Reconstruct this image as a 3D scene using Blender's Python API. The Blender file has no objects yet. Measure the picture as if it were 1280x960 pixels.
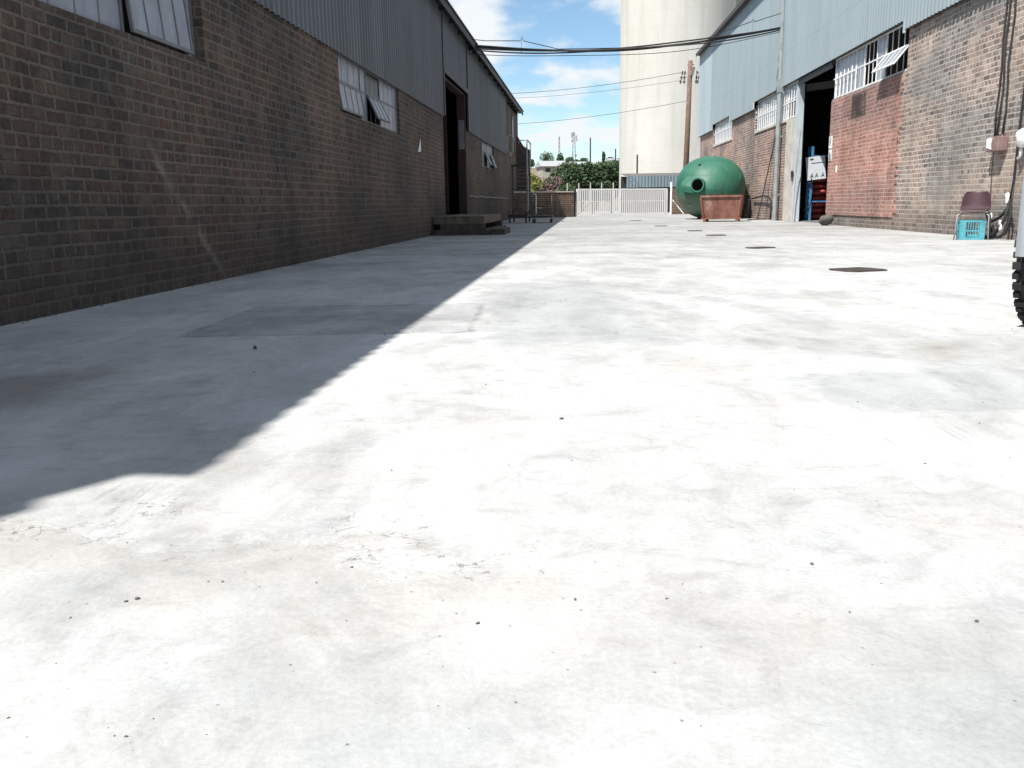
import bpy, bmesh, math, random
from mathutils import Vector, Matrix, noise
R_ = math.radians
random.seed(7)
S = bpy.context.scene
COL = S.collection

# ------------------------------------------------------------------ camera
FPX = 1100.0; CH = 0.65
rho = math.atan(.016); pit = math.atan((480-255.4)*math.cos(rho)/FPX)
f_ = Vector((0, math.cos(pit), -math.sin(pit))); r0 = Vector((1, 0, 0)); u0 = Vector((0, math.sin(pit), math.cos(pit)))
r_ = r0*math.cos(rho) - u0*math.sin(rho); u_ = u0*math.cos(rho) + r0*math.sin(rho)
cd = bpy.data.cameras.new('camera'); cam = bpy.data.objects.new('camera', cd); COL.objects.link(cam)
M = Matrix((r_, u_, -f_)).transposed().to_4x4(); M.translation = (0, 0, CH); cam.matrix_world = M
cd.sensor_width = 36; cd.lens = FPX/1280*36; cd.clip_start = .05; cd.clip_end = 5000
S.camera = cam

# ------------------------------------------------------------------ light
LY = R_(-4.918); RY = R_(-3.8016)            # yaw of the two warehouses
sx, sy = .415, .48                            # shadow shift per metre of height, in the left warehouse's frame
wx = sx*math.cos(LY) - sy*math.sin(LY); wy = sx*math.sin(LY) + sy*math.cos(LY)
sdir = Vector((wx, wy, -1)).normalized()      # direction the light travels
sl = bpy.data.lights.new('sun', 'SUN'); sl.energy = 5.0; sl.angle = R_(.55); sl.color = (1, .955, .89)
so = bpy.data.objects.new('sun', sl); COL.objects.link(so); so.rotation_euler = sdir.to_track_quat('-Z', 'Y').to_euler(); so.location = (0, 0, 30)
W = bpy.data.worlds.new('World'); S.world = W; W.use_nodes = True
wn = W.node_tree; wn.nodes.clear()
def wnode(t, **k):
    n = wn.nodes.new(t)
    for a, b in k.items(): setattr(n, a, b)
    return n
sky = wnode('ShaderNodeTexSky', sky_type='NISHITA'); sky.sun_disc = False
sky.sun_elevation = math.asin(-sdir.z); sky.sun_rotation = math.atan2(-sdir.x, -sdir.y)
sky.air_density = 1.0; sky.dust_density = .5; sky.ozone_density = 1.6; sky.altitude = 1200
bgs = wnode('ShaderNodeBackground'); bgs.inputs['Strength'].default_value = .102
tint = wnode('ShaderNodeMix', data_type='RGBA', blend_type='MULTIPLY'); tint.inputs[0].default_value = 1
tint.inputs[7].default_value = (.93, 1.02, 1.0, 1)
wn.links.new(sky.outputs[0], tint.inputs[6]); wn.links.new(tint.outputs[2], bgs.inputs[0])
# clouds lie on a flat layer overhead: direction divided by its height
tc = wnode('ShaderNodeTexCoord'); sp = wnode('ShaderNodeSeparateXYZ'); wn.links.new(tc.outputs['Generated'], sp.inputs[0])
ad = wnode('ShaderNodeMath', operation='MAXIMUM'); ad.inputs[1].default_value = 0; wn.links.new(sp.outputs[2], ad.inputs[0])
ad2 = wnode('ShaderNodeMath', operation='ADD'); ad2.inputs[1].default_value = .12; wn.links.new(ad.outputs[0], ad2.inputs[0])
cb = wnode('ShaderNodeCombineXYZ')
for i in (0, 1):
    d = wnode('ShaderNodeMath', operation='DIVIDE'); wn.links.new(sp.outputs[i], d.inputs[0]); wn.links.new(ad2.outputs[0], d.inputs[1]); wn.links.new(d.outputs[0], cb.inputs[i])
mp = wnode('ShaderNodeMapping'); mp.inputs['Location'].default_value = (3.1, 1.15, 0); mp.inputs['Scale'].default_value = (1.15, .75, 1)
wn.links.new(cb.outputs[0], mp.inputs[0])
nz = wnode('ShaderNodeTexNoise'); nz.inputs['Scale'].default_value = 1.9; nz.inputs['Detail'].default_value = 9; nz.inputs['Roughness'].default_value = .52; nz.inputs['Distortion'].default_value = .15
wn.links.new(mp.outputs[0], nz.inputs['Vector'])
cr = wnode('ShaderNodeValToRGB'); cr.color_ramp.elements[0].position = .45; cr.color_ramp.elements[1].position = .62
cr.color_ramp.interpolation = 'EASE'
wn.links.new(nz.outputs[0], cr.inputs[0])
bgc = wnode('ShaderNodeBackground'); bgc.inputs['Color'].default_value = (.93, .97, 1, 1); bgc.inputs['Strength'].default_value = .64
mx = wnode('ShaderNodeMixShader'); wn.links.new(cr.outputs[0], mx.inputs[0]); wn.links.new(bgs.outputs[0], mx.inputs[1]); wn.links.new(bgc.outputs[0], mx.inputs[2])
wo = wnode('ShaderNodeOutputWorld'); wn.links.new(mx.outputs[0], wo.inputs[0])
S.view_settings.view_transform = 'Standard'; S.view_settings.look = 'None'; S.view_settings.gamma = 1; S.view_settings.exposure = .62
S.render.engine = 'CYCLES'
S.cycles.max_bounces = 8; S.cycles.diffuse_bounces = 4

# ------------------------------------------------------------------ node helper
class G:
    def __init__(s, name):
        s.m = bpy.data.materials.new(name); s.m.use_nodes = True; s.t = s.m.node_tree; s.t.nodes.clear()
        s.o = s.t.nodes.new('ShaderNodeOutputMaterial'); s.b = s.t.nodes.new('ShaderNodeBsdfPrincipled')
        s.t.links.new(s.b.outputs[0], s.o.inputs[0])
        s.tc = s.t.nodes.new('ShaderNodeTexCoord'); s.obj = s.tc.outputs['Object']
    def put(s, sock, v):
        if hasattr(v, 'links'): s.t.links.new(v, sock)
        elif isinstance(v, (tuple, list)) and len(v) == 3 and sock.type == 'RGBA': sock.default_value = (*v, 1)
        else: sock.default_value = v
    def math(s, op, a, b=0, clamp=False):
        n = s.t.nodes.new('ShaderNodeMath'); n.operation = op; n.use_clamp = clamp; s.put(n.inputs[0], a); s.put(n.inputs[1], b); return n.outputs[0]
    def noise(s, sc, det=4, rough=.5, vec=None, dist=0):
        n = s.t.nodes.new('ShaderNodeTexNoise'); s.put(n.inputs['Vector'], vec or s.obj)
        n.inputs['Scale'].default_value = sc; n.inputs['Detail'].default_value = det; n.inputs['Roughness'].default_value = rough; n.inputs['Distortion'].default_value = dist
        return n.outputs[0]
    def vor(s, sc, feat='F1', vec=None, out=0):
        n = s.t.nodes.new('ShaderNodeTexVoronoi'); n.feature = feat; s.put(n.inputs['Vector'], vec or s.obj); n.inputs['Scale'].default_value = sc; return n.outputs[out]
    def ramp(s, v, pts, interp='LINEAR'):
        n = s.t.nodes.new('ShaderNodeValToRGB'); n.color_ramp.interpolation = interp; e = n.color_ramp.elements
        while len(e) < len(pts): e.new(.5)
        for k, (p, c) in enumerate(pts):
            e[k].position = p; e[k].color = (c, c, c, 1) if not isinstance(c, (tuple, list)) else (*c, 1)
        s.put(n.inputs[0], v); return n.outputs[0]
    def mix(s, f, a, b, mode='MIX'):
        n = s.t.nodes.new('ShaderNodeMix'); n.data_type = 'RGBA'; n.blend_type = mode; s.put(n.inputs[0], f); s.put(n.inputs[6], a); s.put(n.inputs[7], b); return n.outputs[2]
    def sep(s, v=None):
        n = s.t.nodes.new('ShaderNodeSeparateXYZ'); s.put(n.inputs[0], v or s.obj); return n.outputs
    def comb(s, x, y, z):
        n = s.t.nodes.new('ShaderNodeCombineXYZ'); s.put(n.inputs[0], x); s.put(n.inputs[1], y); s.put(n.inputs[2], z); return n.outputs[0]
    def scale(s, v, sc):
        n = s.t.nodes.new('ShaderNodeMapping'); s.put(n.inputs[0], v); n.inputs['Scale'].default_value = sc; return n.outputs[0]
    def bump(s, h, strength=.5, dist=.01, normal=None):
        n = s.t.nodes.new('ShaderNodeBump'); n.inputs['Strength'].default_value = strength; n.inputs['Distance'].default_value = dist; s.put(n.inputs['Height'], h)
        if normal: s.put(n.inputs['Normal'], normal)
        return n.outputs[0]
    def box(s, x, y, x0, x1, y0, y1, soft):       # soft rectangle mask
        def ss(v, a, b):
            n = s.t.nodes.new('ShaderNodeMapRange'); n.interpolation_type = 'SMOOTHSTEP'; s.put(n.inputs[0], v); n.inputs[1].default_value = a; n.inputs[2].default_value = b; return n.outputs[0]
        m = s.math('MULTIPLY', ss(x, x0-soft, x0+soft), ss(x, x1+soft, x1-soft))
        return s.math('MULTIPLY', m, s.math('MULTIPLY', ss(y, y0-soft, y0+soft), ss(y, y1+soft, y1-soft)))
    def done(s, col, rough=.8, normal=None, metal=0, spec=.35, **k):
        s.put(s.b.inputs['Base Color'], col); s.put(s.b.inputs['Roughness'], rough); s.put(s.b.inputs['Metallic'], metal); s.put(s.b.inputs['Specular IOR Level'], spec)
        if normal: s.put(s.b.inputs['Normal'], normal)
        for a, b in k.items(): s.put(s.b.inputs[a.replace('_', ' ')], b)
        return s.m

def plain(name, c, rough=.6, var=.25, sc=6, metal=0, bump=.15, spec=.35, bsc=60):
    g = G(name); n = g.noise(sc, 5, .6)
    lo = tuple(x*(1-var) for x in c); hi = tuple(min(1, x*(1+var)) for x in c)
    col = g.ramp(n, [(.3, lo), (.7, hi)])
    nb = g.bump(g.noise(bsc, 3, .6), bump, .004)
    return g.done(col, rough, nb, metal, spec)

def brick_mat(name, cols, mortar, dirt=(.35, .8), lo=.0, wash=None, bump=.9, rubble=0, red=None, low_dark=0, msz=.012, diag=False):
    g = G(name); x, y, z = g.sep()
    u = g.math('ADD', x, y)
    wob = g.noise(1.3, 3, .5)
    z2 = g.math('ADD', z, g.math('MULTIPLY', g.math('SUBTRACT', wob, .5), .03))
    fine = g.noise(14, 3, .6)
    u2 = g.math('ADD', u, g.math('MULTIPLY', g.math('SUBTRACT', fine, .5), .02+.05*rubble))
    z3 = g.math('ADD', z2, g.math('MULTIPLY', g.math('SUBTRACT', g.noise(17, 3, .6), .5), .012+.035*rubble))
    vec = g.comb(u2, z3, 0)
    b = g.t.nodes.new('ShaderNodeTexBrick'); g.put(b.inputs['Vector'], vec)
    b.inputs['Color1'].default_value = (0, 0, 0, 1); b.inputs['Color2'].default_value = (1, 1, 1, 1); b.inputs['Mortar'].default_value = (.5, .5, .5, 1)
    b.inputs['Scale'].default_value = 1; b.inputs['Brick Width'].default_value = .235; b.inputs['Row Height'].default_value = .086
    b.inputs['Mortar Size'].default_value = msz; b.inputs['Mortar Smooth'].default_value = .35; b.inputs['Bias'].default_value = 0
    b.offset = .5; b.squash = .52; b.squash_frequency = 4
    n = len(cols); bc = g.ramp(b.outputs[0], [((i+.5)/n, c) for i, c in enumerate(cols)], 'LINEAR')
    # brick surface mottling
    mott = g.ramp(g.noise(30, 5, .65), [(.25, .62), (.75, 1.3)])
    bc = g.mix(1, bc, mott, 'MULTIPLY')
    smear = g.ramp(g.noise(5, 5, .7), [(.48, 0), (.70, .8)])
    bc = g.mix(smear, bc, mortar)
    mc = g.mix(1, mortar, g.ramp(g.noise(40, 3, .6), [(.3, .75), (.7, 1.2)]), 'MULTIPLY')
    col = g.mix(b.outputs[1], bc, mc)
    if wash:
        col = g.mix(g.ramp(g.noise(.7, 4, .6), [(.45, 0), (.7, wash[1])]), col, wash[0])
    d = g.ramp(g.noise(.55, 5, .6), [(dirt[0], .68), (dirt[1], 1.12)])
    col = g.mix(1, col, d, 'MULTIPLY')
    if low_dark is not None:
        # repointed and replaced areas: whole zones of slightly different brick
        zone = g.ramp(g.noise(.9, 3, .4, g.comb(g.math('MULTIPLY', u, .5), z, 0)), [(.42, (.80, .82, .84)), (.56, (1.10, 1.02, .97))])
        col = g.mix(1, col, zone, 'MULTIPLY')
    streak = g.ramp(g.noise(1, 4, .6, g.comb(g.math('MULTIPLY', u, 2.4), g.math('MULTIPLY', z, .25), 0)), [(.35, .82), (.6, 1.05)])
    col = g.mix(1, col, streak, 'MULTIPLY')
    if red:     # soot stain by the window, colour of the bricks themselves
        m = g.box(y, z, *red, .06); m = g.math('MULTIPLY', m, g.ramp(g.noise(3, 4, .6), [(.3, .45), (.55, 1)]))
        col = g.mix(m, col, (.055, .045, .04))
    if diag:      # chalky splash that ran diagonally down the bricks
        q = g.math('ADD', z, g.math('MULTIPLY', g.math('SUBTRACT', y, 8.15), .85))
        q = g.math('ADD', q, g.math('MULTIPLY', g.math('SUBTRACT', g.noise(3, 4, .6), .5), .25))
        m = g.ramp(g.math('ADD', g.math('MULTIPLY', q, 2), .5), [(.30, 0), (.48, 1), (.54, 1), (.72, 0)])
        m = g.math('MULTIPLY', m, g.ramp(g.noise(4.5, 5, .7), [(.42, 0), (.68, .75)]))
        m = g.math('MULTIPLY', m, g.box(y, z, 6.7, 8.3, 0, 1.25, .15))
        col = g.mix(m, col, (.36, .34, .30))
    chips = g.math('MULTIPLY', g.ramp(g.noise(8, 4, .7), [(.66, 0), (.74, .8)]), 1)
    col = g.mix(chips, col, tuple(min(1, v*1.25) for v in mortar))
    hole_shade = g.ramp(g.noise(10, 4, .7, g.scale(vec, (1, 1.6, 1))), [(.24, .75), (.32, 0)])  # dark spots painted as the shade inside missing brick chunks
    col = g.mix(hole_shade, col, tuple(v*.3 for v in mortar))
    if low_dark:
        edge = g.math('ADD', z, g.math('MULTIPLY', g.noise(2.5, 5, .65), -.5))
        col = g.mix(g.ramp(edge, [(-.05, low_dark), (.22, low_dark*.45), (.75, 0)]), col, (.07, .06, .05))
    h = g.math('SUBTRACT', g.math('MULTIPLY', g.noise(45, 4, .7), .35), g.math('MULTIPLY', b.outputs[1], .8))
    return g.done(col, .92, g.bump(h, bump, .012), 0, .2)

def sheet_mat(name, c, rust=.2, rough=.5, metal=.0, var=1):
    g = G(name); x, y, z = g.sep()
    n = g.noise(.8, 4, .6, g.comb(g.math('MULTIPLY', y, 1.4), g.math('MULTIPLY', z, .35), x))
    col = g.ramp(n, [(.3, tuple(v*(1-.2*var) for v in c)), (.7, tuple(v*(1+.12*var) for v in c))])
    # each sheet is 0.76 m wide and slightly different in weathering
    w = g.t.nodes.new('ShaderNodeTexWhiteNoise'); w.noise_dimensions = '1D'
    g.put(w.inputs['W'], g.math('FLOOR', g.math('DIVIDE', y, .76)))
    col = g.mix(1, col, g.ramp(w.outputs[0], [(0, 1-.12*var), (1, 1+.08*var)]), 'MULTIPLY')
    lap = g.math('FRACT', g.math('DIVIDE', y, .76))
    col = g.mix(g.ramp(lap, [(0, .35), (.03, 0)]), col, tuple(v*.45 for v in c))
    sy_ = g.math('ABSOLUTE', g.math('SUBTRACT', g.math('FRACT', g.math('DIVIDE', y, .17)), .5)); sz_ = g.math('ABSOLUTE', g.math('SUBTRACT', g.math('FRACT', g.math('DIVIDE', z, 1.3)), .5))
    scr = g.math('MULTIPLY', g.ramp(sy_, [(.06, 1), (.10, 0)]), g.ramp(sz_, [(.008, 1), (.013, 0)]))
    col = g.mix(g.math('MULTIPLY', scr, .35), col, (.06, .05, .045))
    run = g.math('MULTIPLY', g.ramp(sy_, [(.02, 1), (.16, 0)]), g.ramp(g.noise(1, 4, .6, g.comb(g.math('MULTIPLY', y, 4), g.math('MULTIPLY', z, 1.2), 0)), [(.55, 0), (.75, .35)]))
    col = g.mix(run, col, tuple(v*.45 for v in c))
    zl = g.math('FRACT', g.math('DIVIDE', g.math('ADD', z, .15), 2.6)); col = g.mix(g.ramp(zl, [(0, .22), (.006, .22), (.012, 0)]), col, tuple(v*.4 for v in c))
    rs = g.ramp(g.noise(3, 6, .7, g.comb(g.math('MULTIPLY', y, 3), g.math('MULTIPLY', z, .8), 0)), [(.62, 0), (.8, rust)])
    col = g.mix(rs, col, (.16, .10, .07))
    return g.done(col, rough, g.bump(g.noise(25, 3, .5), .15, .003), metal, .4)

# ------------------------------------------------------------------ mesh builder
class MB:
    def __init__(s): s.v = []; s.f = []
    def add(s, vs, fs, T=None):
        o = len(s.v)
        s.v += [tuple(T @ Vector(v)) if T else tuple(v) for v in vs]; s.f += [tuple(i+o for i in f) for f in fs]; return s
    def box(s, x0, x1, y0, y1, z0, z1, T=None):
        vs = [(x, y, z) for z in (z0, z1) for y in (y0, y1) for x in (x0, x1)]
        return s.add(vs, [(0, 2, 3, 1), (4, 5, 7, 6), (0, 1, 5, 4), (2, 6, 7, 3), (0, 4, 6, 2), (1, 3, 7, 5)], T)
    def bar(s, a, b, w, h=None, up=(0, 0, 1)):       # rectangular bar from a to b
        a, b = Vector(a), Vector(b); d = b-a; L = d.length; d.normalize(); h = h or w
        up = Vector(up)
        if abs(d.dot(up)) > .98: up = Vector((1, 0, 0))
        e = d.cross(up).normalized(); q = e.cross(d)
        vs = [p + e*i*w/2 + q*j*h/2 for p in (a, b) for i, j in ((-1, -1), (1, -1), (1, 1), (-1, 1))]
        return s.add(vs, [(0, 1, 2, 3), (7, 6, 5, 4), (0, 4, 5, 1), (1, 5, 6, 2), (2, 6, 7, 3), (3, 7, 4, 0)])
    def tube(s, pts, r, n=8, cap=True):
        pts = [Vector(p) for p in pts]; rs = r if isinstance(r, (list, tuple)) else [r]*len(pts)
        o = len(s.v); ref = None
        for i, p in enumerate(pts):
            d = (pts[min(i+1, len(pts)-1)] - pts[max(i-1, 0)]).normalized()
            if ref is None: ref = Vector((0, 0, 1)) if abs(d.z) < .9 else Vector((1, 0, 0))
            e = d.cross(ref).normalized(); q = e.cross(d).normalized(); ref = q
            for k in range(n):
                a = 2*math.pi*k/n; s.v.append(tuple(p + (e*math.cos(a)+q*math.sin(a))*rs[i]))
        for i in range(len(pts)-1):
            for k in range(n):
                a = o+i*n+k; b = o+i*n+(k+1) % n; s.f.append((a, b, b+n, a+n))
        if cap:
            s.f.append(tuple(o+k for k in range(n))[::-1]); s.f.append(tuple(o+(len(pts)-1)*n+k for k in range(n)))
        return s
    def lathe(s, prof, n=24, T=None):                # prof: (r, z) about local z
        vs = []; fs = []
        for r, z in prof:
            for k in range(n): a = 2*math.pi*k/n; vs.append((r*math.cos(a), r*math.sin(a), z))
        for i in range(len(prof)-1):
            for k in range(n): a = i*n+k; b = i*n+(k+1) % n; fs.append((a, b, b+n, a+n))
        if prof[0][0] > 1e-4: fs.append(tuple(range(n))[::-1])
        if prof[-1][0] > 1e-4: fs.append(tuple((len(prof)-1)*n+k for k in range(n)))
        return s.add(vs, fs, T)
    def sphere(s, c, r, n=12, m=8, sc=(1, 1, 1)):
        pr = [(max(r*math.sin(math.pi*i/m), 1e-5), -r*math.cos(math.pi*i/m)) for i in range(m+1)]
        return s.lathe(pr, n, Matrix.Translation(c) @ Matrix.Diagonal((*sc, 1)))
    def cells(s, ys, zs, solid, x0, x1):             # wall with openings, only outer faces
        ny, nz = len(ys)-1, len(zs)-1
        def ok(i, j): return 0 <= i < ny and 0 <= j < nz and solid((ys[i]+ys[i+1])/2, (zs[j]+zs[j+1])/2)
        idx = {}
        def V(x, i, j):
            k = (x, i, j)
            if k not in idx: idx[k] = len(s.v); s.v.append((x, ys[i], zs[j]))
            return idx[k]
        for i in range(ny):
            for j in range(nz):
                if not ok(i, j): continue
                s.f.append((V(x1, i, j), V(x1, i+1, j), V(x1, i+1, j+1), V(x1, i, j+1)))
                s.f.append((V(x0, i, j+1), V(x0, i+1, j+1), V(x0, i+1, j), V(x0, i, j)))
                if not ok(i-1, j): s.f.append((V(x0, i, j), V(x1, i, j), V(x1, i, j+1), V(x0, i, j+1)))
                if not ok(i+1, j): s.f.append((V(x0, i+1, j+1), V(x1, i+1, j+1), V(x1, i+1, j), V(x0, i+1, j)))
                if not ok(i, j-1): s.f.append((V(x0, i+1, j), V(x1, i+1, j), V(x1, i, j), V(x0, i, j)))
                if not ok(i, j+1): s.f.append((V(x0, i, j+1), V(x1, i, j+1), V(x1, i+1, j+1), V(x0, i+1, j+1)))
        return s
    def corr(s, y0, y1, lo, hi, amp=.017, pitch=.17, n=10, thick=0):
        """corrugated sheet: ribs run from point lo=(x,z) to hi=(x,z), waves repeat along y"""
        cnt = max(2, int((y1-y0)/pitch*n)); d = Vector((hi[0]-lo[0], 0, hi[1]-lo[1])).normalized(); nr = Vector((d.z, 0, -d.x)); o = len(s.v)
        for i in range(cnt+1):
            y = y0+(y1-y0)*i/cnt; a = amp*math.tanh(2.2*math.cos(2*math.pi*y/pitch))
            for x, z in (lo, hi): s.v.append((x+nr.x*a, y, z+nr.z*a))
        for i in range(cnt): s.f.append((o+2*i, o+2*i+2, o+2*i+3, o+2*i+1))
        return s
    def build(s, name, mat, parent=None, loc=None, rz=0, smooth=False, bevel=0, solid=0, sub=0):
        me = bpy.data.meshes.new(name); me.from_pydata(s.v, [], s.f); me.validate()
        bm = bmesh.new(); bm.from_mesh(me)
        if bevel: 
            bmesh.ops.remove_doubles(bm, verts=bm.verts, dist=1e-5)
        if len(s.f) < 60000: bmesh.ops.recalc_face_normals(bm, faces=bm.faces)
        bm.to_mesh(me); bm.free()
        ob = bpy.data.objects.new(name, me); COL.objects.link(ob)
        if mat: me.materials.append(mat)
        if smooth:
            for p in me.polygons: p.use_smooth = True
        if bevel:
            b = ob.modifiers.new('b', 'BEVEL'); b.width = bevel; b.segments = 2; b.limit_method = 'ANGLE'; b.angle_limit = R_(40)
        if solid: b = ob.modifiers.new('s', 'SOLIDIFY'); b.thickness = solid
        if sub: b = ob.modifiers.new('u', 'SUBSURF'); b.levels = sub; b.render_levels = sub
        if parent: ob.parent = parent
        if loc is not None: ob.location = loc
        ob.rotation_euler = (0, 0, rz)
        return ob

def tag(o, label, cat, group=None, kind=None):
    if label: o['label'] = label
    if cat: o['category'] = cat
    if group: o['group'] = group
    if kind: o['kind'] = kind
    return o
def thing(name, label, cat, loc=(0, 0, 0), rz=0, group=None):
    o = bpy.data.objects.new(name, None); COL.objects.link(o); o.location = loc; o.rotation_euler = (0, 0, rz)
    o.empty_display_size = .1
    return tag(o, label, cat, group)
def struct(name, mb, mat, **k):
    o = mb.build(name, mat, **k); o['kind'] = 'structure'; return o
def dup(o, parent=None):
    c = o.copy(); COL.objects.link(c); c.parent = parent
    for ch in list(o.children): dup(ch, c)
    return c
LO = Vector((math.cos(LY), math.sin(LY), 0))*-3.4033; RO = Vector((math.cos(RY), math.sin(RY), 0))*6.7499
def LW(x, y, z=0): return LO + Matrix.Rotation(LY, 3, 'Z') @ Vector((x, y, z))
def RW(x, y, z=0): return RO + Matrix.Rotation(RY, 3, 'Z') @ Vector((x, y, z))
def sight(px, py, Y):                          # surveyed point: where a sight line meets the distance Y
    d = f_ + r_*((px-640)/FPX) - u_*((py-480)/FPX); return Vector((0, 0, CH)) + d*(Y/d.y)

# ------------------------------------------------------------------ materials
def concrete():
    g = G('yard_concrete'); x, y, z = g.sep()
    nb = g.noise(.45, 6, .62, dist=.4); nm = g.noise(2.2, 7, .68, dist=.6); nf = g.noise(11, 6, .7); ng = g.noise(90, 4, .7)
    streakv = g.scale(g.obj, (1.0, .33, 1)); ns = g.noise(3.0, 6, .62, streakv, .8)
    warm, cool, pale = (.455, .432, .395), (.425, .44, .445), (.585, .58, .57)
    col = g.mix(g.ramp(nm, [(.38, 0), (.62, 1)]), warm, cool)
    col = g.mix(g.ramp(nb, [(.34, .15), (.58, .95)]), col, pale)
    col = g.mix(g.ramp(ns, [(.47, 0), (.62, .55)]), col, (.66, .655, .64))
    col = g.mix(g.ramp(ns, [(.30, .35), (.44, 0)]), col, (.36, .35, .33))
    # smoother brownish coat flowing across the near yard; its edge is broken and flaky
    w1 = g.math('MULTIPLY', g.math('SUBTRACT', g.noise(1.5, 7, .72, dist=1.1), .5), 1.0)
    yy = g.math('ADD', g.math('ADD', y, g.math('MULTIPLY', x, .24)), w1)
    sharp = g.ramp(g.math('SUBTRACT', yy, 1.50), [(0, 1), (.035, 0)])
    soft = g.ramp(g.math('SUBTRACT', yy, 1.22), [(0, 1), (.40, 0)])
    side = g.ramp(g.math('ADD', x, g.noise(2, 3, .5)), [(.45, 1), (.8, 0)])
    upper = g.math('ADD', g.math('MULTIPLY', sharp, side), g.math('MULTIPLY', soft, g.math('SUBTRACT', 1, side)))
    m1 = g.math('MULTIPLY', g.ramp(g.math('SUBTRACT', yy, 1.0), [(0, 0), (.36, 1)]), upper)
    m1 = g.math('MULTIPLY', m1, g.ramp(g.noise(3.3, 5, .6), [(.3, .55), (.62, 1)]))
    col = g.mix(g.math('MULTIPLY', m1, .50), col, (.405, .38, .345))
    # dabs and swirls left by the trowel in the soft coat
    dab = g.ramp(g.noise(1, 5, .65, g.scale(g.obj, (3.2, 7.5, 1)), 2.2), [(.54, 0), (.68, .5)])
    col = g.mix(g.math('MULTIPLY', dab, .8), col, (.40, .385, .36))
    near = g.ramp(g.math('SUBTRACT', yy, 1.1), [(0, 1), (.15, 0)])
    col = g.mix(g.math('MULTIPLY', near, .30), col, (.48, .495, .49))
    # flaked rim
    rim = g.math('MULTIPLY', g.ramp(g.math('SUBTRACT', yy, 1.42), [(0, 0), (.05, 1)]), g.ramp(g.math('SUBTRACT', yy, 1.60), [(0, 1), (.14, 0)]))
    dv = g.math('MULTIPLY', g.math('SUBTRACT', g.noise(9, 6, .75), .5), .22)
    cv = g.comb(g.math('ADD', x, dv), g.math('ADD', g.math('MULTIPLY', y, 1.4), dv), 0)
    crack = g.ramp(g.vor(15, 'DISTANCE_TO_EDGE', cv), [(0, 1), (.03, 0)])
    gate = g.math('MULTIPLY', g.ramp(g.noise(3.1, 4, .6), [(.46, 0), (.55, 1)]), g.ramp(g.noise(24, 4, .65), [(.50, 0), (.57, 1)]))
    crk = g.math('MULTIPLY', g.math('MULTIPLY', crack, gate), g.math('MULTIPLY', rim, g.math('ADD', g.math('MULTIPLY', side, .8), .08)))
    col = g.mix(crk, col, (.13, .12, .105))
    # broken, scaled skin above the soft coat: small darker flakes lost from the surface
    flk = g.ramp(g.noise(26, 6, .75, g.scale(g.obj, (1, 1.6, 1)), 1.5), [(.60, 0), (.64, 1)])
    flz = g.math('MULTIPLY', g.ramp(g.noise(2.4, 4, .6), [(.52, 0), (.62, 1)]), g.ramp(g.math('DIVIDE', y, 10), [(.10, 1), (.55, 0)]))
    flk = g.math('MULTIPLY', flk, flz)
    col = g.mix(g.math('MULTIPLY', flk, .45), col, (.29, .28, .26))
    # two curved tyre wipes in the middle distance
    rad_ = g.math('SQRT', g.math('ADD', g.math('POWER', g.math('SUBTRACT', x, -2.6), 2), g.math('POWER', g.math('SUBTRACT', y, 4.6), 2)))
    rad_ = g.math('ADD', rad_, g.math('MULTIPLY', nm, .12))
    for rr_ in (3.75, 4.25):
        dd = g.math('ABSOLUTE', g.math('SUBTRACT', rad_, rr_)); wm = g.math('MULTIPLY', g.ramp(dd, [(.05, 1), (.12, 0)]), g.box(x, y, -.2, 2.0, 4.4, 8.8, .6))
        col = g.mix(g.math('MULTIPLY', wm, g.ramp(g.noise(7, 4, .6), [(.35, .1), (.65, .5)])), col, (.36, .355, .345))
    # darker mended patch beside the left warehouse, and a scrubbed area in the middle
    wj = g.math('MULTIPLY', g.math('SUBTRACT', nf, .5), .10)
    px = g.math('ADD', g.math('ADD', x, wj), g.math('MULTIPLY', y, -.02)); py = g.math('ADD', y, wj)
    pm = g.box(px, py, -1.82, -.30, 4.55, 5.92, .012)
    col = g.mix(g.math('MULTIPLY', pm, g.ramp(g.noise(2.6, 5, .6), [(.35, .15), (.65, .6)])), col, (.27, .275, .28))
    pedge = g.math('SUBTRACT', g.box(px, py, -1.84, -.28, 4.53, 5.94, .015), g.box(px, py, -1.80, -.32, 4.57, 5.90, .015))
    col = g.mix(g.math('MULTIPLY', pedge, g.ramp(g.noise(4, 4, .6), [(.4, .0), (.6, .5)])), col, (.13, .125, .12))
    wj2 = g.math('MULTIPLY', g.math('SUBTRACT', nm, .5), .9)
    pm2 = g.box(g.math('ADD', x, wj2), g.math('ADD', y, wj2), -.15, .75, 4.1, 7.4, .25)
    col = g.mix(g.math('MULTIPLY', pm2, .55), col, (.36, .375, .375))
    pm3 = g.box(g.math('ADD', x, wj2), g.math('ADD', y, g.math('MULTIPLY', wj2, .3)), 1.05, 3.4, 2.66, 3.3, .03)
    col = g.mix(g.math('MULTIPLY', pm3, .5), col, (.38, .395, .395))
    pm4 = g.box(g.math('ADD', x, wj2), g.math('ADD', y, wj2), .45, 1.5, .75, 1.15, .2)
    col = g.mix(g.math('MULTIPLY', pm4, .55), col, (.37, .39, .39))
    # dark oily stains and far traffic wear
    st = g.math('MULTIPLY', g.ramp(g.noise(1.1, 5, .6, g.scale(g.obj, (1, .7, 1))), [(.60, 0), (.74, .55)]), 1)
    col = g.mix(st, col, (.27, .262, .25))
    far = g.ramp(g.math('DIVIDE', y, 60), [(.12, 0), (.35, 1)])
    fw = g.ramp(g.noise(.5, 6, .65, g.scale(g.obj, (.35, 1.0, 1))), [(.36, 0), (.6, .8)])
    col = g.mix(g.math('MULTIPLY', far, fw), col, (.30, .295, .28))
    col = g.mix(g.math('MULTIPLY', far, .35), col, (.36, .35, .33))
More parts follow.
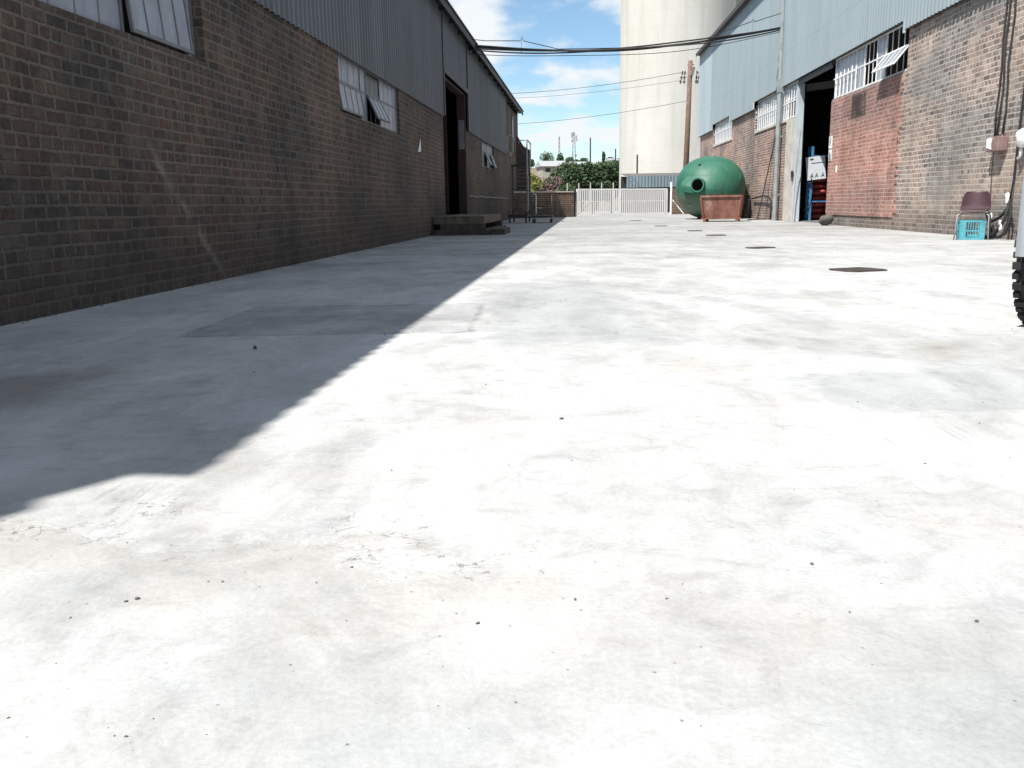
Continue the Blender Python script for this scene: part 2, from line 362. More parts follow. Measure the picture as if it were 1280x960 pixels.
    # trowel and tyre scrapes
    sc = g.ramp(g.noise(1, 4, .55, g.scale(g.obj, (38, 3.2, 1)), .6), [(.58, 0), (.66, 1)])
    scm = g.math('MULTIPLY', sc, g.ramp(g.noise(1.3, 3, .5), [(.55, 0), (.66, .45)]))
    col = g.mix(scm, col, (.33, .32, .30))
    # pits
    pit_ = g.math('MULTIPLY', g.ramp(g.vor(38, 'F1'), [(.0, 1), (.13, 0)]), g.ramp(g.noise(23, 2, .5), [(.57, 0), (.62, 1)]))
    col = g.mix(g.math('MULTIPLY', pit_, .85), col, (.14, .13, .12))
    mo = g.ramp(g.noise(1.0, 7, .66, g.scale(g.obj, (1.5, .9, 1)), .9), [(.32, .76), (.45, .90), (.58, 1.02)])
    col = g.mix(1, col, mo, 'MULTIPLY')
    mo2 = g.ramp(g.noise(5.5, 7, .72, None, 1.2), [(.30, .82), (.50, 1.0)])
    col = g.mix(1, col, mo2, 'MULTIPLY')
    wear = g.ramp(g.noise(1, 6, .66, g.scale(g.obj, (.30, 1.3, 1)), .5), [(.50, 1), (.66, .80)]); fm = g.ramp(g.math('DIVIDE', y, 30), [(.12, 0), (.4, 1)])
    col = g.mix(fm, col, g.mix(1, col, wear, 'MULTIPLY'))
    br = g.box(g.math('ADD', x, g.math('MULTIPLY', nm, .8)), g.math('ADD', y, g.math('MULTIPLY', nm, 1.0)), -2.9, -1.2, 3.3, 4.0, .3)
    col = g.mix(g.math('MULTIPLY', br, .55), col, (.20, .17, .14))
    col = g.mix(1, col, g.ramp(ng, [(.25, .86), (.75, 1.08)]), 'MULTIPLY')
    col = g.mix(1, col, g.ramp(nf, [(.25, .93), (.75, 1.05)]), 'MULTIPLY')
    col = g.mix(1, col, (.865, .885, .905), 'MULTIPLY')
    h = g.math('ADD', g.math('MULTIPLY', nf, .5), g.math('MULTIPLY', ng, .12))
    h = g.math('SUBTRACT', h, g.math('MULTIPLY', crk, .6)); h = g.math('SUBTRACT', h, g.math('MULTIPLY', m1, .15)); h = g.math('SUBTRACT', h, g.math('MULTIPLY', pit_, .4))
    return g.done(col, .85, g.bump(h, .55, .012), 0, .25)
M_yard = concrete()
M_soil = plain('dry_ground', (.17, .145, .10), .95, .4, .6)
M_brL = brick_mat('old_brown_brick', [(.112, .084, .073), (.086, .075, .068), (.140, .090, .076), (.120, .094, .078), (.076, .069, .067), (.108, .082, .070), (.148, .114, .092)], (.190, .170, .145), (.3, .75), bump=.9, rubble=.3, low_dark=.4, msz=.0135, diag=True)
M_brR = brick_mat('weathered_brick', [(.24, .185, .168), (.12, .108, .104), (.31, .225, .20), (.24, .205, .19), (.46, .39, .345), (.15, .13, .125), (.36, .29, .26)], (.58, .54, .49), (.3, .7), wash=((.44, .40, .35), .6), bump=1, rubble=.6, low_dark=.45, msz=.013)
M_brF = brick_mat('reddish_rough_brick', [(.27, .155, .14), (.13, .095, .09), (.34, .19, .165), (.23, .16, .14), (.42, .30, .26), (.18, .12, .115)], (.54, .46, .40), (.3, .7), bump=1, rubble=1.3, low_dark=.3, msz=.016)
M_red = brick_mat('new_red_brick', [(.38, .185, .155), (.27, .14, .12), (.45, .25, .21), (.32, .16, .135), (.41, .22, .185)], (.60, .45, .39), (.25, .8), wash=((.46, .32, .28), .3), bump=1, rubble=.4, msz=.011, red=(21.3, 22.35, 2.5, 3.05))
M_brY = brick_mat('yard_wall_brick', [(.30, .23, .17), (.24, .18, .14), (.34, .27, .21), (.27, .20, .16)], (.085, .072, .058), (.3, .7), bump=1, rubble=.3, msz=.018)  # mortar coloured dark to stand for the deep shadow lines between courses
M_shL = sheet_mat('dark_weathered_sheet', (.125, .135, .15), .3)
M_shR = sheet_mat('blue_grey_sheet', (.27, .325, .35), .10, var=.4)
M_shR2 = sheet_mat('pale_blue_sheet', (.33, .395, .42), .08, var=.4)
M_roof = sheet_mat('old_roof_sheet', (.10, .095, .09), .6)
M_dark = plain('dark_steel', (.035, .035, .037), .6)
M_inside = plain('interior_plaster', (.30, .29, .28), .9)
M_floor = plain('interior_floor', (.15, .145, .135), .85)
M_whitesteel = plain('chalky_white_paint', (.78, .78, .77), .55, .15, 14)
M_greysteel = plain('grey_window_steel', (.17, .17, .18), .55, .2, 14)
M_galv = plain('galvanised_steel', (.33, .35, .36), .45, .25, 5, metal=.25)
M_pipe = plain('pale_green_grey_paint', (.27, .30, .305), .5, .2, 4)
M_concpil = plain('cast_concrete', (.50, .475, .42), .85, .2, 3)
M_ltgrey = plain('pale_blue_paint', (.46, .52, .56), .5, .15, 3)
def pane_mat(name, c, rough=.22):
    g = G(name); n = g.noise(3.5, 5, .65); x, y, z = g.sep()
    col = g.ramp(n, [(.3, tuple(v*.72 for v in c)), (.7, tuple(v*1.15 for v in c))])
    st = g.ramp(g.noise(1, 3, .5, g.comb(g.math('MULTIPLY', y, 9), z, 0)), [(.5, 0), (.7, .35)])
    col = g.mix(st, col, tuple(v*.5 for v in c))
    return g.done(col, rough, g.bump(g.noise(12, 2, .5), .05, .003), 0, .5)
M_paneL = pane_mat('whitewashed_glass', (.30, .32, .38), .4)
M_paneR = pane_mat('frosted_glass', (.30, .32, .35), .3)
M_paneD = pane_mat('dark_glass', (.02, .022, .024), .35)
M_maroon = plain('dull_maroon_paint', (.042, .022, .024), .6)
M_timber = plain('weathered_timber', (.15, .125, .10), .85, .4, 9)
M_timberd = plain('dirty_timber', (.085, .072, .062), .9, .4, 9)
M_white = plain('white_paper', (.78, .78, .77), .7, .06, 8)
M_black = plain('black_rubber', (.022, .022, .023), .75, .2, 30)
M_rustplate = plain('rusty_plate', (.045, .038, .032), .8, .4, 12)
M_stone = plain('dark_stone', (.10, .095, .088), .9, .4, 30)

# ------------------------------------------------------------------ ground
def hill(x, y):
    t = max(0, min(1, (y-85)/150)); t = t*t*(3-2*t)
    h = 9.2*t
    t2 = max(0, min(1, (y-260)/500)); h += 6*t2*(0.5+.5*math.sin(x*.01))
    return h - .06 + (.6*math.sin(x*.05+y*.03))*t
mb = MB(); NX, NY = 70, 80
xs = [(-1+2*i/NX) for i in range(NX+1)]; xs = [math.copysign(abs(v)**1.8*1500, v) for v in xs]
ys_ = [-400+ (i/NY)**1.5*3200 for i in range(NY+1)]
for y in ys_:
    for x in xs: mb.v.append((x, y, hill(x, y)))
for j in range(NY):
    for i in range(NX): a = j*(NX+1)+i; mb.f.append((a, a+1, a+NX+2, a+NX+1))
struct('terrain', mb, M_soil, smooth=True)
mb = MB(); n1 = 1
mb.v = [(-30, -20, 0), (45, -20, 0), (45, 74, 0), (-30, 74, 0)]; mb.f = [(0, 1, 2, 3)]
struct('ground', mb, M_yard)

# ------------------------------------------------------------------ LEFT WAREHOUSE
WL = thing('warehouse', 'long shaded brown brick warehouse on the left with dark grey corrugated cladding', 'warehouse', LO, LY)
Y0, Y1 = -4.0, 45.3
ops = [(4.3, 8.05, 1.94, 9), (12.5, 16.5, 1.94, 9), (21.55, 25.8, .40, 9), (29.6, 33.3, 1.9, 9)]
ys = sorted({Y0, Y1, 38.5, *[v for o in ops for v in o[:2]]}); zs = sorted({0, .4, 1.9, 1.94, 2.78, 4.9})
def solidL(y, z):
    if z > 2.78 and y < 38.5: return False
    if 40.6 < y < 42.2 and z > 3.4 and False: return False
    return not any(a < y < b and c < z < d for a, b, c, d in ops)
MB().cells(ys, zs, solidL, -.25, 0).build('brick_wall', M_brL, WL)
# piers that stand a few centimetres proud
for y in (10.3, 17.35, 20.6, 27.9, 35.0):
    pass
cl = MB(); cl.corr(Y0, 21.55, (.03, 2.72), (.03, 5.12)); cl.corr(21.55, 25.8, (.03, 3.78), (.03, 5.12)); cl.corr(25.8, 38.5, (.03, 2.72), (.03, 5.12))
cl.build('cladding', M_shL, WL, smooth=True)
M_trim = plain('dark_trim', (.07, .07, .075), .6)
for y in (21.5, 25.85, 38.5): MB().box(.045, .075, y-.05, y+.05, 2.7 if y != 21.5 else 2.75, 5.1).build('cladding_trim', M_trim, WL)
MB().box(.045, .08, 21.55, 25.8, 3.72, 3.84).build('door_head', M_trim, WL)
# second-storey window in the far brick part
w = MB(); w.box(.0, .05, 41.3, 42.4, 3.55, 3.62); w.box(.0, .05, 41.3, 42.4, 4.5, 4.57); w.box(.0, .05, 41.3, 41.37, 3.62, 4.5); w.box(.0, .05, 42.33, 42.4, 3.62, 4.5)
wf = w.build('window', M_greysteel, WL); MB().box(.0, .02, 41.37, 42.33, 3.62, 4.5).build('pane', M_paneL, wf)
# roof: unseen near edge shaped to give the yard shadow its outline
tn = math.tan(R_(12)); ex, ez = .30, 5.16
def shroof(px, py):                # roof point that throws the given ground point
    xl = (px - sx*(ez+ex*tn))/(1-sx*tn); h = ez+(ex-xl)*tn; return xl, py-sy*h
edge = [(.30, 2.02-sy*ez)] + [shroof(a, b) for a, b in ((2.27, 2.03), (2.18, 1.88), (2.05, 1.70), (1.6, 1.2))] + [(-1.6, -3.2), (-7.5, -4.3)]
rf = MB(); pit_c = .17
def corr_roof(mb, edge, y1, x_e, z_e, x_r, tnv, sgn=1, amp=.018):
    # strips across the slope follow the skewed near edge
    for (xa, ya), (xb, yb) in zip(edge[:-1], edge[1:]):
        cnt = int((y1-min(ya, yb))/pit_c*10); o = len(mb.v)
        for i in range(cnt+1):
            for xx, y0 in ((xa, ya), (xb, yb)):
                y = y0+(y1-y0)*i/cnt
                mb.v.append((xx, y, z_e+(x_e-xx)*tnv*sgn + amp*math.cos(2*math.pi*y/pit_c)))
        for i in range(cnt): mb.f.append((o+2*i, o+2*i+1, o+2*i+3, o+2*i+2))
corr_roof(rf, edge, 45.6, ex, ez, -7.5, tn)
rf.corr(-4.3, 45.6, (-7.5, ez+(ex+7.5)*tn), (-15.3, ez))
rf.build('roof', M_roof, WL, smooth=True)
fa = MB(); fa.box(.235, .262, -.3, 45.55, ez-.19, ez-.035); fa.box(.03, .235, 38.6, 45.5, ez-.09, ez-.06)
y = 0.2
while y < 45: fa.box(-.1, .23, y, y+.05, ez-.14, ez-.04); y += 1.5
fa.build('fascia', M_dark, WL)
sh = MB(); sh.box(-15.25, -15, Y0, Y1, 0, 5.12); sh.box(-15, -.25, Y0, Y0+.25, 0, 5.0); sh.box(-15, -.25, Y1-.25, Y1, 0, 4.95)
sh.add([(-15.25, Y1+.01, 4.9), (0, Y1+.01, 4.9), (0, Y1+.01, 5.19), (-7.5, Y1+.01, 6.79), (-15.25, Y1+.01, 5.15), (-15.25, Y1-.19, 4.9), (0, Y1-.19, 4.9), (0, Y1-.19, 5.19), (-7.5, Y1-.19, 6.79), (-15.25, Y1-.19, 5.15)], [(0, 1, 2, 3, 4), (9, 8, 7, 6, 5), (0, 5, 6, 1), (1, 6, 7, 2), (2, 7, 8, 3), (3, 8, 9, 4), (4, 9, 5, 0)])
sh.add([(-15.25, Y0, 5.0), (0, Y0, 5.0), (-7.5, Y0, 6.7), (-15.25, Y0+.2, 5.0), (0, Y0+.2, 5.0), (-7.5, Y0+.2, 6.7)], [(0, 1, 2), (5, 4, 3), (0, 3, 4, 1), (1, 4, 5, 2), (2, 5, 3, 0)])
sh.build('gable_wall', M_brL, WL)
MB().box(-14.9, -.26, Y0+.3, Y1-.3, .0, .38).build('floor', M_floor, WL)
# door jamb in maroon with a pale notice
j = MB(); j.box(-.24, -.01, 25.62, 25.8, .4, 3.72); j.box(-.24, -.03, 21.68, 25.62, 3.66, 3.72)
dj = j.build('door_frame', M_maroon, WL)
MB().box(-1.05, -.5, 25.3, 25.42, .4, 3.5).build('sliding_door', M_maroon, WL)
MB().box(-6.1, -6.0, Y0+.3, Y1-.3, .38, 6.3).build('screening_partition', M_floor, WL)  # added wall, blocks the sky light showing through the doorway
MB().box(-.2, -.04, 25.60, 25.618, 2.2, 3.0).build('notice', plain('faded_notice', (.20, .19, .19)), dj)
wg = MB(); wg.add([(0.005, 44.3, 0), (.62, 44.3, 0), (.62, 44.3, 3.25), (.3, 44.3, 3.45), (.005, 44.3, 3.95), (0.005, 45.2, 0), (.62, 45.2, 0), (.62, 45.2, 3.25), (.3, 45.2, 3.45), (.005, 45.2, 3.95)], [(0, 1, 2, 3, 4), (9, 8, 7, 6, 5), (0, 5, 6, 1), (1, 6, 7, 2), (2, 7, 8, 3), (3, 8, 9, 4), (4, 9, 5, 0)])
wg.build('buttress', M_brL, WL)
# windows
def steel_window(parent, side, y0, y1, z0, z1, xw, bays, fmat, pmat, mid=.5, bars=None, frame=.035):
    """side +1: outside is +x. bays: list of (fraction width, list of (row, state)) ; state: 'c' closed, 'd' dark, 'o' gone, float = tilt degrees"""
    f = MB(); t = .03*side
    def bx(ya, yb, za, zb, d=.0): f.box(min(xw-.015, xw+.015)-d, max(xw-.015, xw+.015)+d, ya, yb, za, zb)
    bx(y0, y1, z0, z0+frame, .004); bx(y0, y1, z1-frame, z1, .004)
    zm = z0+(z1-z0)*mid
    tot = sum(b[0] for b in bays); y = y0; spans = []
    for b in bays: spans.append((y, y+(y1-y0)*b[0]/tot, b[1])); y = spans[-1][1]
    bx(y0, y0+frame, z0+frame, z1-frame)
    for a, b, _ in spans: bx(b-frame*.5 if b < y1-.01 else b-frame, b+frame*.5 if b < y1-.01 else b, z0+frame, z1-frame, .001)
    bx(y0+frame, y1-frame, zm-.014, zm+.014, -.003)
    for a, b, st in spans:                       # thin glazing bars
        nn = max(1, round((b-a)/.33))
        for k in range(1, nn):
            yy = a+(b-a)*k/nn; f.box(xw-.006, xw+.006, yy-.008, yy+.008, z0+frame, z1-frame)
    fo = f.build('window', fmat, parent)
    for a, b, st in spans:
        for row, s_ in enumerate(st):
            za, zb = (z0+frame, zm-.014) if row == 0 else (zm+.014, z1-frame)
            if s_ == 'o': continue
            if isinstance(s_, str):
                nn = max(1, round((b-a)/.33))
                mat = pmat if s_ == 'c' else M_paneD
                p = MB(); p.box(xw-.003, xw+.003, a+frame*.5, b-frame*.5, za, zb); p.build('pane', mat, fo)
            else:                                 # top-hung casement pushed outwards
                h = zb-za; an = R_(s_); P = MB(); ya, yb = a+.03, b-.03
                T = Matrix.Translation((xw+side*.02, 0, zb)) @ Matrix.Rotation(-an*side, 4, 'Y')
                P.box(-.012, .012, ya, yb, -h, -h+.03, T); P.box(-.012, .012, ya, ya+.03, -h+.03, -.03, T); P.box(-.012, .012, yb-.03, yb, -h+.03, -.03, T); P.box(-.012, .012, ya, yb, -.03, 0, T)
                nn = max(1, round((yb-ya)/.3))
                for k in range(1, nn): yy = ya+(yb-ya)*k/nn; P.box(-.01, .01, yy-.008, yy+.008, -h+.03, -.03, T)
                P.build('casement', fmat, fo)
                Q = MB(); Q.box(-.003, .003, ya+.03, yb-.03, -h+.03, -.03, T); Q.build('pane', pmat, fo)
    return fo
steel_window(WL, 1, 4.3, 8.05, 1.94, 3.0, -.10, [(1, 'cc'), (1, 'cc'), (.9, [5., 'c']), (.12, 'cc')], M_greysteel, M_paneL, .58)
steel_window(WL, 1, 12.5, 16.5, 1.94, 2.76, -.06, [(1.3, [8., 'c']), (.35, 'cc'), (.9, [24., 'd']), (1.3, 'cc')], M_greysteel, M_paneL, .55)
steel_window(WL, 1, 29.6, 33.3, 1.9, 2.76, -.06, [(1, 'cc'), (1, [25., 'd']), (1, 'cc'), (1, [20., 'c'])], M_greysteel, M_paneL, .6)
# brick end return of the wall by the near window
cb_ = MB(); pts = [(.02, 25.9, .93)]
for i in range(30): y = 25.9+i*.52; pts.append((.025, y, .90+.012*math.sin(i*1.3)+.004*random.random()))
cb_.tube(pts, .012, 6); cb_.build('wall_cable', M_galv, WL)
# pale drips and a torn notice on the wall
MB().add([(.012, 18.13, 1.72), (.012, 18.48, 1.74), (.022, 18.42, 2.0)], [(0, 1, 2)]).build('torn_paper', M_white, WL, solid=.002)
M_splash = plain('chalky_splash', (.20, .185, .165), .9, .4, 40)
for yy, zz, a, b in ((17.2, 1.55, .03, .10), (17.25, 1.45, .02, .05), (19.6, 1.35, .025, .12), (5.3, 1.3, .01, .02), (7.4, 1.52, .01, .03), (7.6, 1.35, .008, .014), (7.62, 1.6, .01, .014), (3.7, 1.0, .01, .02)):
    n = 9; rr = random.Random(int(yy*100)); vs = [(.0045, yy+a*math.cos(k*2*math.pi/n)*rr.uniform(.4, 1.1), zz+b*math.sin(k*2*math.pi/n)*rr.uniform(.4, 1.1)) for k in range(n)]
    if b > .025: MB().add([(.0045, yy+a*1.25*math.cos(k*2*math.pi/16)*rr.uniform(.35, 1.1), zz+b*math.sin(k*2*math.pi/16)*rr.uniform(.35, 1.1)) for k in range(16)], [tuple(range(16))]).build('plaster_splash', M_splash, WL)

# ------------------------------------------------------------------ RIGHT WAREHOUSE
WR = thing('warehouse', 'tall sunlit warehouse on the right with blue grey corrugated cladding over brick', 'warehouse', RO, RY)
Z1, RE = -8.0, 47.3
oR = [(18.95, 24.05, 3.15, 9), (24.05, 27.45, 0, 9), (28.2, 33.5, 3.08, 9), (38.3, 42.9, 3.18, 9)]
ys = sorted({Z1, 18.95, 24.05, 27.45, 28.2}); zs = [0, 3.15, 4.0]
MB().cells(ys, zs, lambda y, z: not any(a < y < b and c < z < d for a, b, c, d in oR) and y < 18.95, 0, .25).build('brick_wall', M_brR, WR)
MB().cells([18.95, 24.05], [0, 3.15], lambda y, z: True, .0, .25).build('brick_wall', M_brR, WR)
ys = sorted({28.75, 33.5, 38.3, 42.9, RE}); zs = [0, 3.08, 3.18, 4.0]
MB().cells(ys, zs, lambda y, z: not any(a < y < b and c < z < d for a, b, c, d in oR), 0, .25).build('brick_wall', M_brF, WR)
rt_ = random.Random(2); zt_ = [.26+.086*i for i in range(34)]
tooth = [rt_.choice((19.0, 19.06, 19.12, 19.12, 19.18)) for _ in zt_]
MB().cells([19.0, 19.06, 19.12, 19.18, 24.03], zt_, lambda y, z: y > tooth[int((z-.26)/.086)] and (z > .345 or y > 20.3), -.02, -.001).build('brick_infill', M_red, WR)['label'] = 'smooth bright red brick infill below the big barred window'
pl = MB(); pl.box(-.03, .22, 27.62, 28.75, 0, 3.06); pl.build('pillar', M_concpil, WR, bevel=.01)
pl = MB(); pl.box(-.035, .17, 27.50, 27.61, 0, 4.0); pl.build('door_post', M_ltgrey, WR, bevel=.006)
# cladding: outer face stands off the brick so its foot throws a shadow line
c = MB(); xo = -.11
for a, b, z in ((Z1, 18.95, 3.92), (18.95, 33.5, 4.10), (33.5, 38.3, 3.86), (38.3, 42.9, 4.10), (42.9, 43.4, 3.88)):
    c.corr(a, b, (xo, z), (xo, 8.0), .017)
c.build('cladding', M_shR, WR, smooth=True)
MB().corr(43.4, RE+.03, (xo, 3.88), (xo, 8.0), .017).build('cladding', M_shR2, WR, smooth=True)['label'] = 'paler end bay of the corrugated cladding'
fl = MB()
for a, b, z in ((Z1, 18.95, 3.92), (18.95, 33.5, 4.10), (33.5, 38.3, 3.86), (38.3, 42.9, 4.10), (42.9, RE, 3.88)): fl.box(-.095, .24, a, b, z+.01, z+.05)
fl.box(.02, .24, 18.95, 43.0, 4.16, 7.8)
fl.build('girt', M_dark, WR)
cs = MB()
for yy in (18.95, 33.5, 38.3, 42.9): MB().box(xo-.014, xo+.02, yy-.03, yy+.03, 3.86, 4.12).build('corner_trim', M_ltgrey, WR)
cs.box(xo-.02, .0, RE+.031, RE+.06, 3.86, 7.95)
cs.build('cladding_trim', M_ltgrey, WR)
r2 = MB(); r2.corr(Z1-.3, RE+.1, (-.30, 7.93), (9, 10.4), .017); r2.corr(Z1-.3, RE+.1, (18.3, 7.93), (9, 10.4), .017)
r2.build('roof', M_roof, WR, smooth=True)
g2 = MB(); g2.box(-.325, -.303, Z1-.3, RE+.1, 7.80, 7.955); g2.box(-.30, -.085, Z1, RE, 7.84, 7.87)
g2.build('fascia', plain('dark_brown_fascia', (.06, .055, .05), .7), WR)
e = MB(); e.box(17.75, 18, Z1, RE, 0, 8); e.box(.25, 17.75, Z1, Z1+.25, 0, 8); e.box(.25, 17.75, RE-.25, RE, 0, 7.95)
e.add([(0, RE, 7.95), (18, RE, 7.95), (9, RE, 10.35), (0, RE-.2, 7.95), (18, RE-.2, 7.95), (9, RE-.2, 10.35)], [(0, 1, 2), (5, 4, 3), (0, 3, 4, 1), (1, 4, 5, 2), (2, 5, 3, 0)])
e.build('gable_wall', M_brR, WR)
e = MB(); e.box(.27, 17.7, Z1+.3, RE-.3, .0, .02); e.build('floor', M_floor, WR)
e = MB(); e.box(6.0, 6.1, 18, 40, .02, 7.8); e.box(.3, 6, 22.9, 23.0, .02, 7.8); e.build('screening_partition', M_inside, WR)
for y_ in (25.2, 28.6, 31.5): MB().box(3.4, 3.6, y_, y_+.2, .02, 7.6).build('column', M_greysteel, WR)
e = MB(); e.bar((.3, 27.9, 3.9), (5.9, 27.9, 4.6), .12, .2); e.build('brace_beam', M_greysteel, WR)
# windows with bars
wR = [(1.5, 'cc'), (.55, 'cc'), (.75, 'oo'), (.5, 'cc'), (1.25, [38., 'o'])]
steel_window(WR, -1, 18.97, 24.0, 3.16, 4.12, .05, wR[::-1], M_whitesteel, M_paneR, .52)
steel_window(WR, -1, 27.66, 33.4, 3.10, 4.12, .05, [(1, 'dc'), (1, 'cc'), (1.5, 'cc'), (1, 'cc')], M_whitesteel, M_paneR, .55)
steel_window(WR, -1, 38.4, 42.8, 3.20, 4.12, .05, [(1, 'cc'), (1, 'cc'), (1, 'cc')], M_whitesteel, M_paneR, .6)
for a, b, z0, z1, st in ((27.72, 33.35, 3.1, 3.95, .30), (38.5, 42.7, 3.2, 3.95, .36), (22.2, 23.95, 3.16, 3.75, .3)):
    y = a; bb = MB()
    while y < b: bb.box(-.012, .006, y, y+.035, z0, z1+.02*math.sin(y*9)); y += st
    bb.box(-.020, -.0125, a, b, z0+.45, z0+.48)
    bb.build('window_bars', M_whitesteel, WR)
for a, b, z in ((28.76, 33.6, 3.08), (38.2, 43.0, 3.18)):
    bs = MB(); bs.box(-.035, .1, a, b, z-.06, z+.012)
    for k in range(8):
        for q in (b-.12,):
            bs.box(-.02, .02, q+.12*(k % 2)*.5, q+.12+.08*(k % 2), z+.1*k+.03, z+.1*k+.09)
    bs.build('window_sill', M_concpil, WR)
# drainpipe with brackets
d = MB(); d.tube([(-.14, 29.33, .0), (-.14, 29.33, 7.8)], .07, 12)
for z in (.8, 2.6, 4.4, 6.3): d.box(-.21, -.01, 29.29, 29.37, z, z+.04)
d.box(-.22, -.06, 29.25, 29.41, 3.95, 4.35); d.tube([(-.05, 29.2, 3.9), (-.05, 29.2, 7.8)], .025, 6)
d.build('drainpipe', M_pipe, WR, smooth=False)
# rail over the doorway and padlock on the door post
m = MB(); m.box(-.055, -.01, 24.05, 27.4, 3.93, 4.08); m.build('door_rail', M_dark, WR)
m = MB(); m.box(-.10, -.061, 27.47, 27.62, 1.32, 1.50); m.tube([(-.08, 27.5, 1.32), (-.08, 27.5, 1.22), (-.08, 27.56, 1.2), (-.08, 27.6, 1.24), (-.08, 27.6, 1.32)], .01, 6); m.build('padlock', M_dark, WR)
# small white plate on the red brick
MB().box(-.03, -.021, 23.22, 23.32, 1.30, 1.48).build('small_plate', M_white, WR)

def polyline(mb, pts, w, x, x2):
    for (a, b), (c_, d_) in zip(pts[:-1], pts[1:]): mb.bar((x, a, b), (x, c_, d_), w, x2, up=(1, 0, 0))
# two warning plates on the edge of the doorway (lettering sits proud of the plate)
s1 = thing('warning_sign', 'upper white plate with black curling marks on the red brick beside the doorway', 'sign', RW(-.022, 23.88, 1.93), RY)
MB().box(-.012, 0, -.13, .13, -.0, .30).build('plate', M_white, s1)
k = MB(); pts = [(.06*math.cos(a)*1.0, .215+.05*math.sin(a)) for a in [i*2*math.pi/12 for i in range(13)]]; polyline(k, pts, .016, -.0145, .003)
polyline(k, [(.09, .08), (.03, .17), (-.02, .13), (-.08, .05)], .02, -.0145, .003); k.build('marking', M_black, s1)
s2 = thing('warning_sign', 'lower white plate with a black figure mark, directly under the other plate at the doorway', 'sign', RW(-.022, 23.87, 1.62), RY)
MB().box(-.012, 0, -.12, .12, 0, .28).build('plate', M_white, s2)
k = MB(); polyline(k, [(.08, .06), (-.08, .06), (0, .22), (.08, .06)], .022, -.0145, .003); polyline(k, [(0, .18), (0, .09)], .03, -.0145, .003); k.box(-.016, -.0125, -.1, .1, .018, .035); k.build('marking', M_black, s2)

# conduits and meter box on the near brickwork
cg = thing('conduit', 'bundle of three thin dark conduits running down the brick wall to a small weathered box', 'conduit', RW(0, 14.7, 0), RY)
for i, (dy, x) in enumerate(((.16, -.03), (.05, -.035), (-.1, -.03))):
    t = MB(); zs_ = [1.58+i*.01+k*.35 for k in range(7)] + [3.9]
    t.tube([(x-.012*math.sin(k*1.9+i), dy+.012*math.sin(k*1.3+i*2)-.0*k, z) for k, z in enumerate(zs_)]+[(x-.1, dy, 4.3), (x-.1, dy, 7.7)], .014, 6); t.build('pipe', M_dark, cg, smooth=True)
mbx = thing('meter_box', 'small broken electrical box, half white and half brown, below the wall conduits', 'electrical box', RW(0, 14.66, 1.34), RY)
m = MB(); m.box(-.16, -.002, -.2, .2, 0, .22); m.build('case', plain('faded_brown_box', (.24, .16, .15), .7), mbx, bevel=.012)
m = MB(); m.add([(-.165, -.02, .03), (-.165, .15, .06), (-.165, .17, .2), (-.165, .06, .215), (-.165, -.03, .2), (-.165, 0, .1)], [(0, 1, 2, 3, 4, 5)]); m.build('peeling_label', M_white, mbx, solid=.003)
m = MB(); m.tube([(-.04, .17, 0), (-.03, .2, -.3), (-.03, .17, -.7), (-.03, .19, -1.0)], .006, 5); m.build('wire', M_dark, mbx)
bag = thing('plastic_bag', 'white plastic bag tied to a cable on the near brick wall', 'bag', RW(-.10, 13.84, 1.32), RY)
m = MB(); m.sphere((0, 0, .17), .105, 16, 12, (.8, 1, 1.35)); o = m.build('sack', M_white, bag, smooth=True)
for v in o.data.vertices: v.co += Vector(noise.noise_vector(v.co*9))*.035
m = MB(); m.tube([(0, 0, .02), (.02, .03, -.08), (.01, .10, -.12)], .022, 6); m.build('knot', M_white, bag, smooth=True)
cable = MB(); cable.tube([(-.03, 14.0, 3.8), (-.035, 14.03, 2.6), (-.05, 14.06, 1.5), (-.04, 14.1, .9), (-.06, 14.12, .5)], .014, 6)
cable.tube([(-.06, 14.12, .5), (-.12, 14.25, .34), (-.14, 14.45, .27), (-.12, 14.62, .3), (-.1, 14.75, .38)], .022, 6)
cable.tube([(-.1, 14.75, .38), (-.14, 14.5, .18), (-.16, 14.3, .06), (-.2, 14.1, .03), (-.18, 13.9, .1), (-.1, 13.95, .4), (-.06, 14.12, .55)], .02, 6)
cable.tube([(-.06, 14.1, .6), (-.18, 13.98, .3), (-.22, 14.2, .05), (-.2, 14.5, .03)], .025, 6)
tag(cable.build('power_cable', M_black, None, RO, RY, smooth=True), 'black cable hanging down the near brick wall into a tangle on the ground', 'cable')
for lab, (x, y, z, r) in (('torn white rag caught high in the black cable tangle', (-.10, 14.12, .62, .05)), ('small torn white rag beside the chair in the cable tangle', (-.15, 14.5, .36, .035)), ('torn white rag lowest in the black cable tangle', (-.2, 14.05, .22, .05))):
    rag = MB(); rag.sphere((0, 0, 0), r, 10, 8, (.5, .7, 1.6)); rg = rag.build('rag', M_white, None, RW(x, y, z), RY, smooth=True)
    for v in rg.data.vertices: v.co += Vector(noise.noise_vector(v.co*14+Vector((z, 0, 0))))*.03
    tag(rg, lab, 'rag')

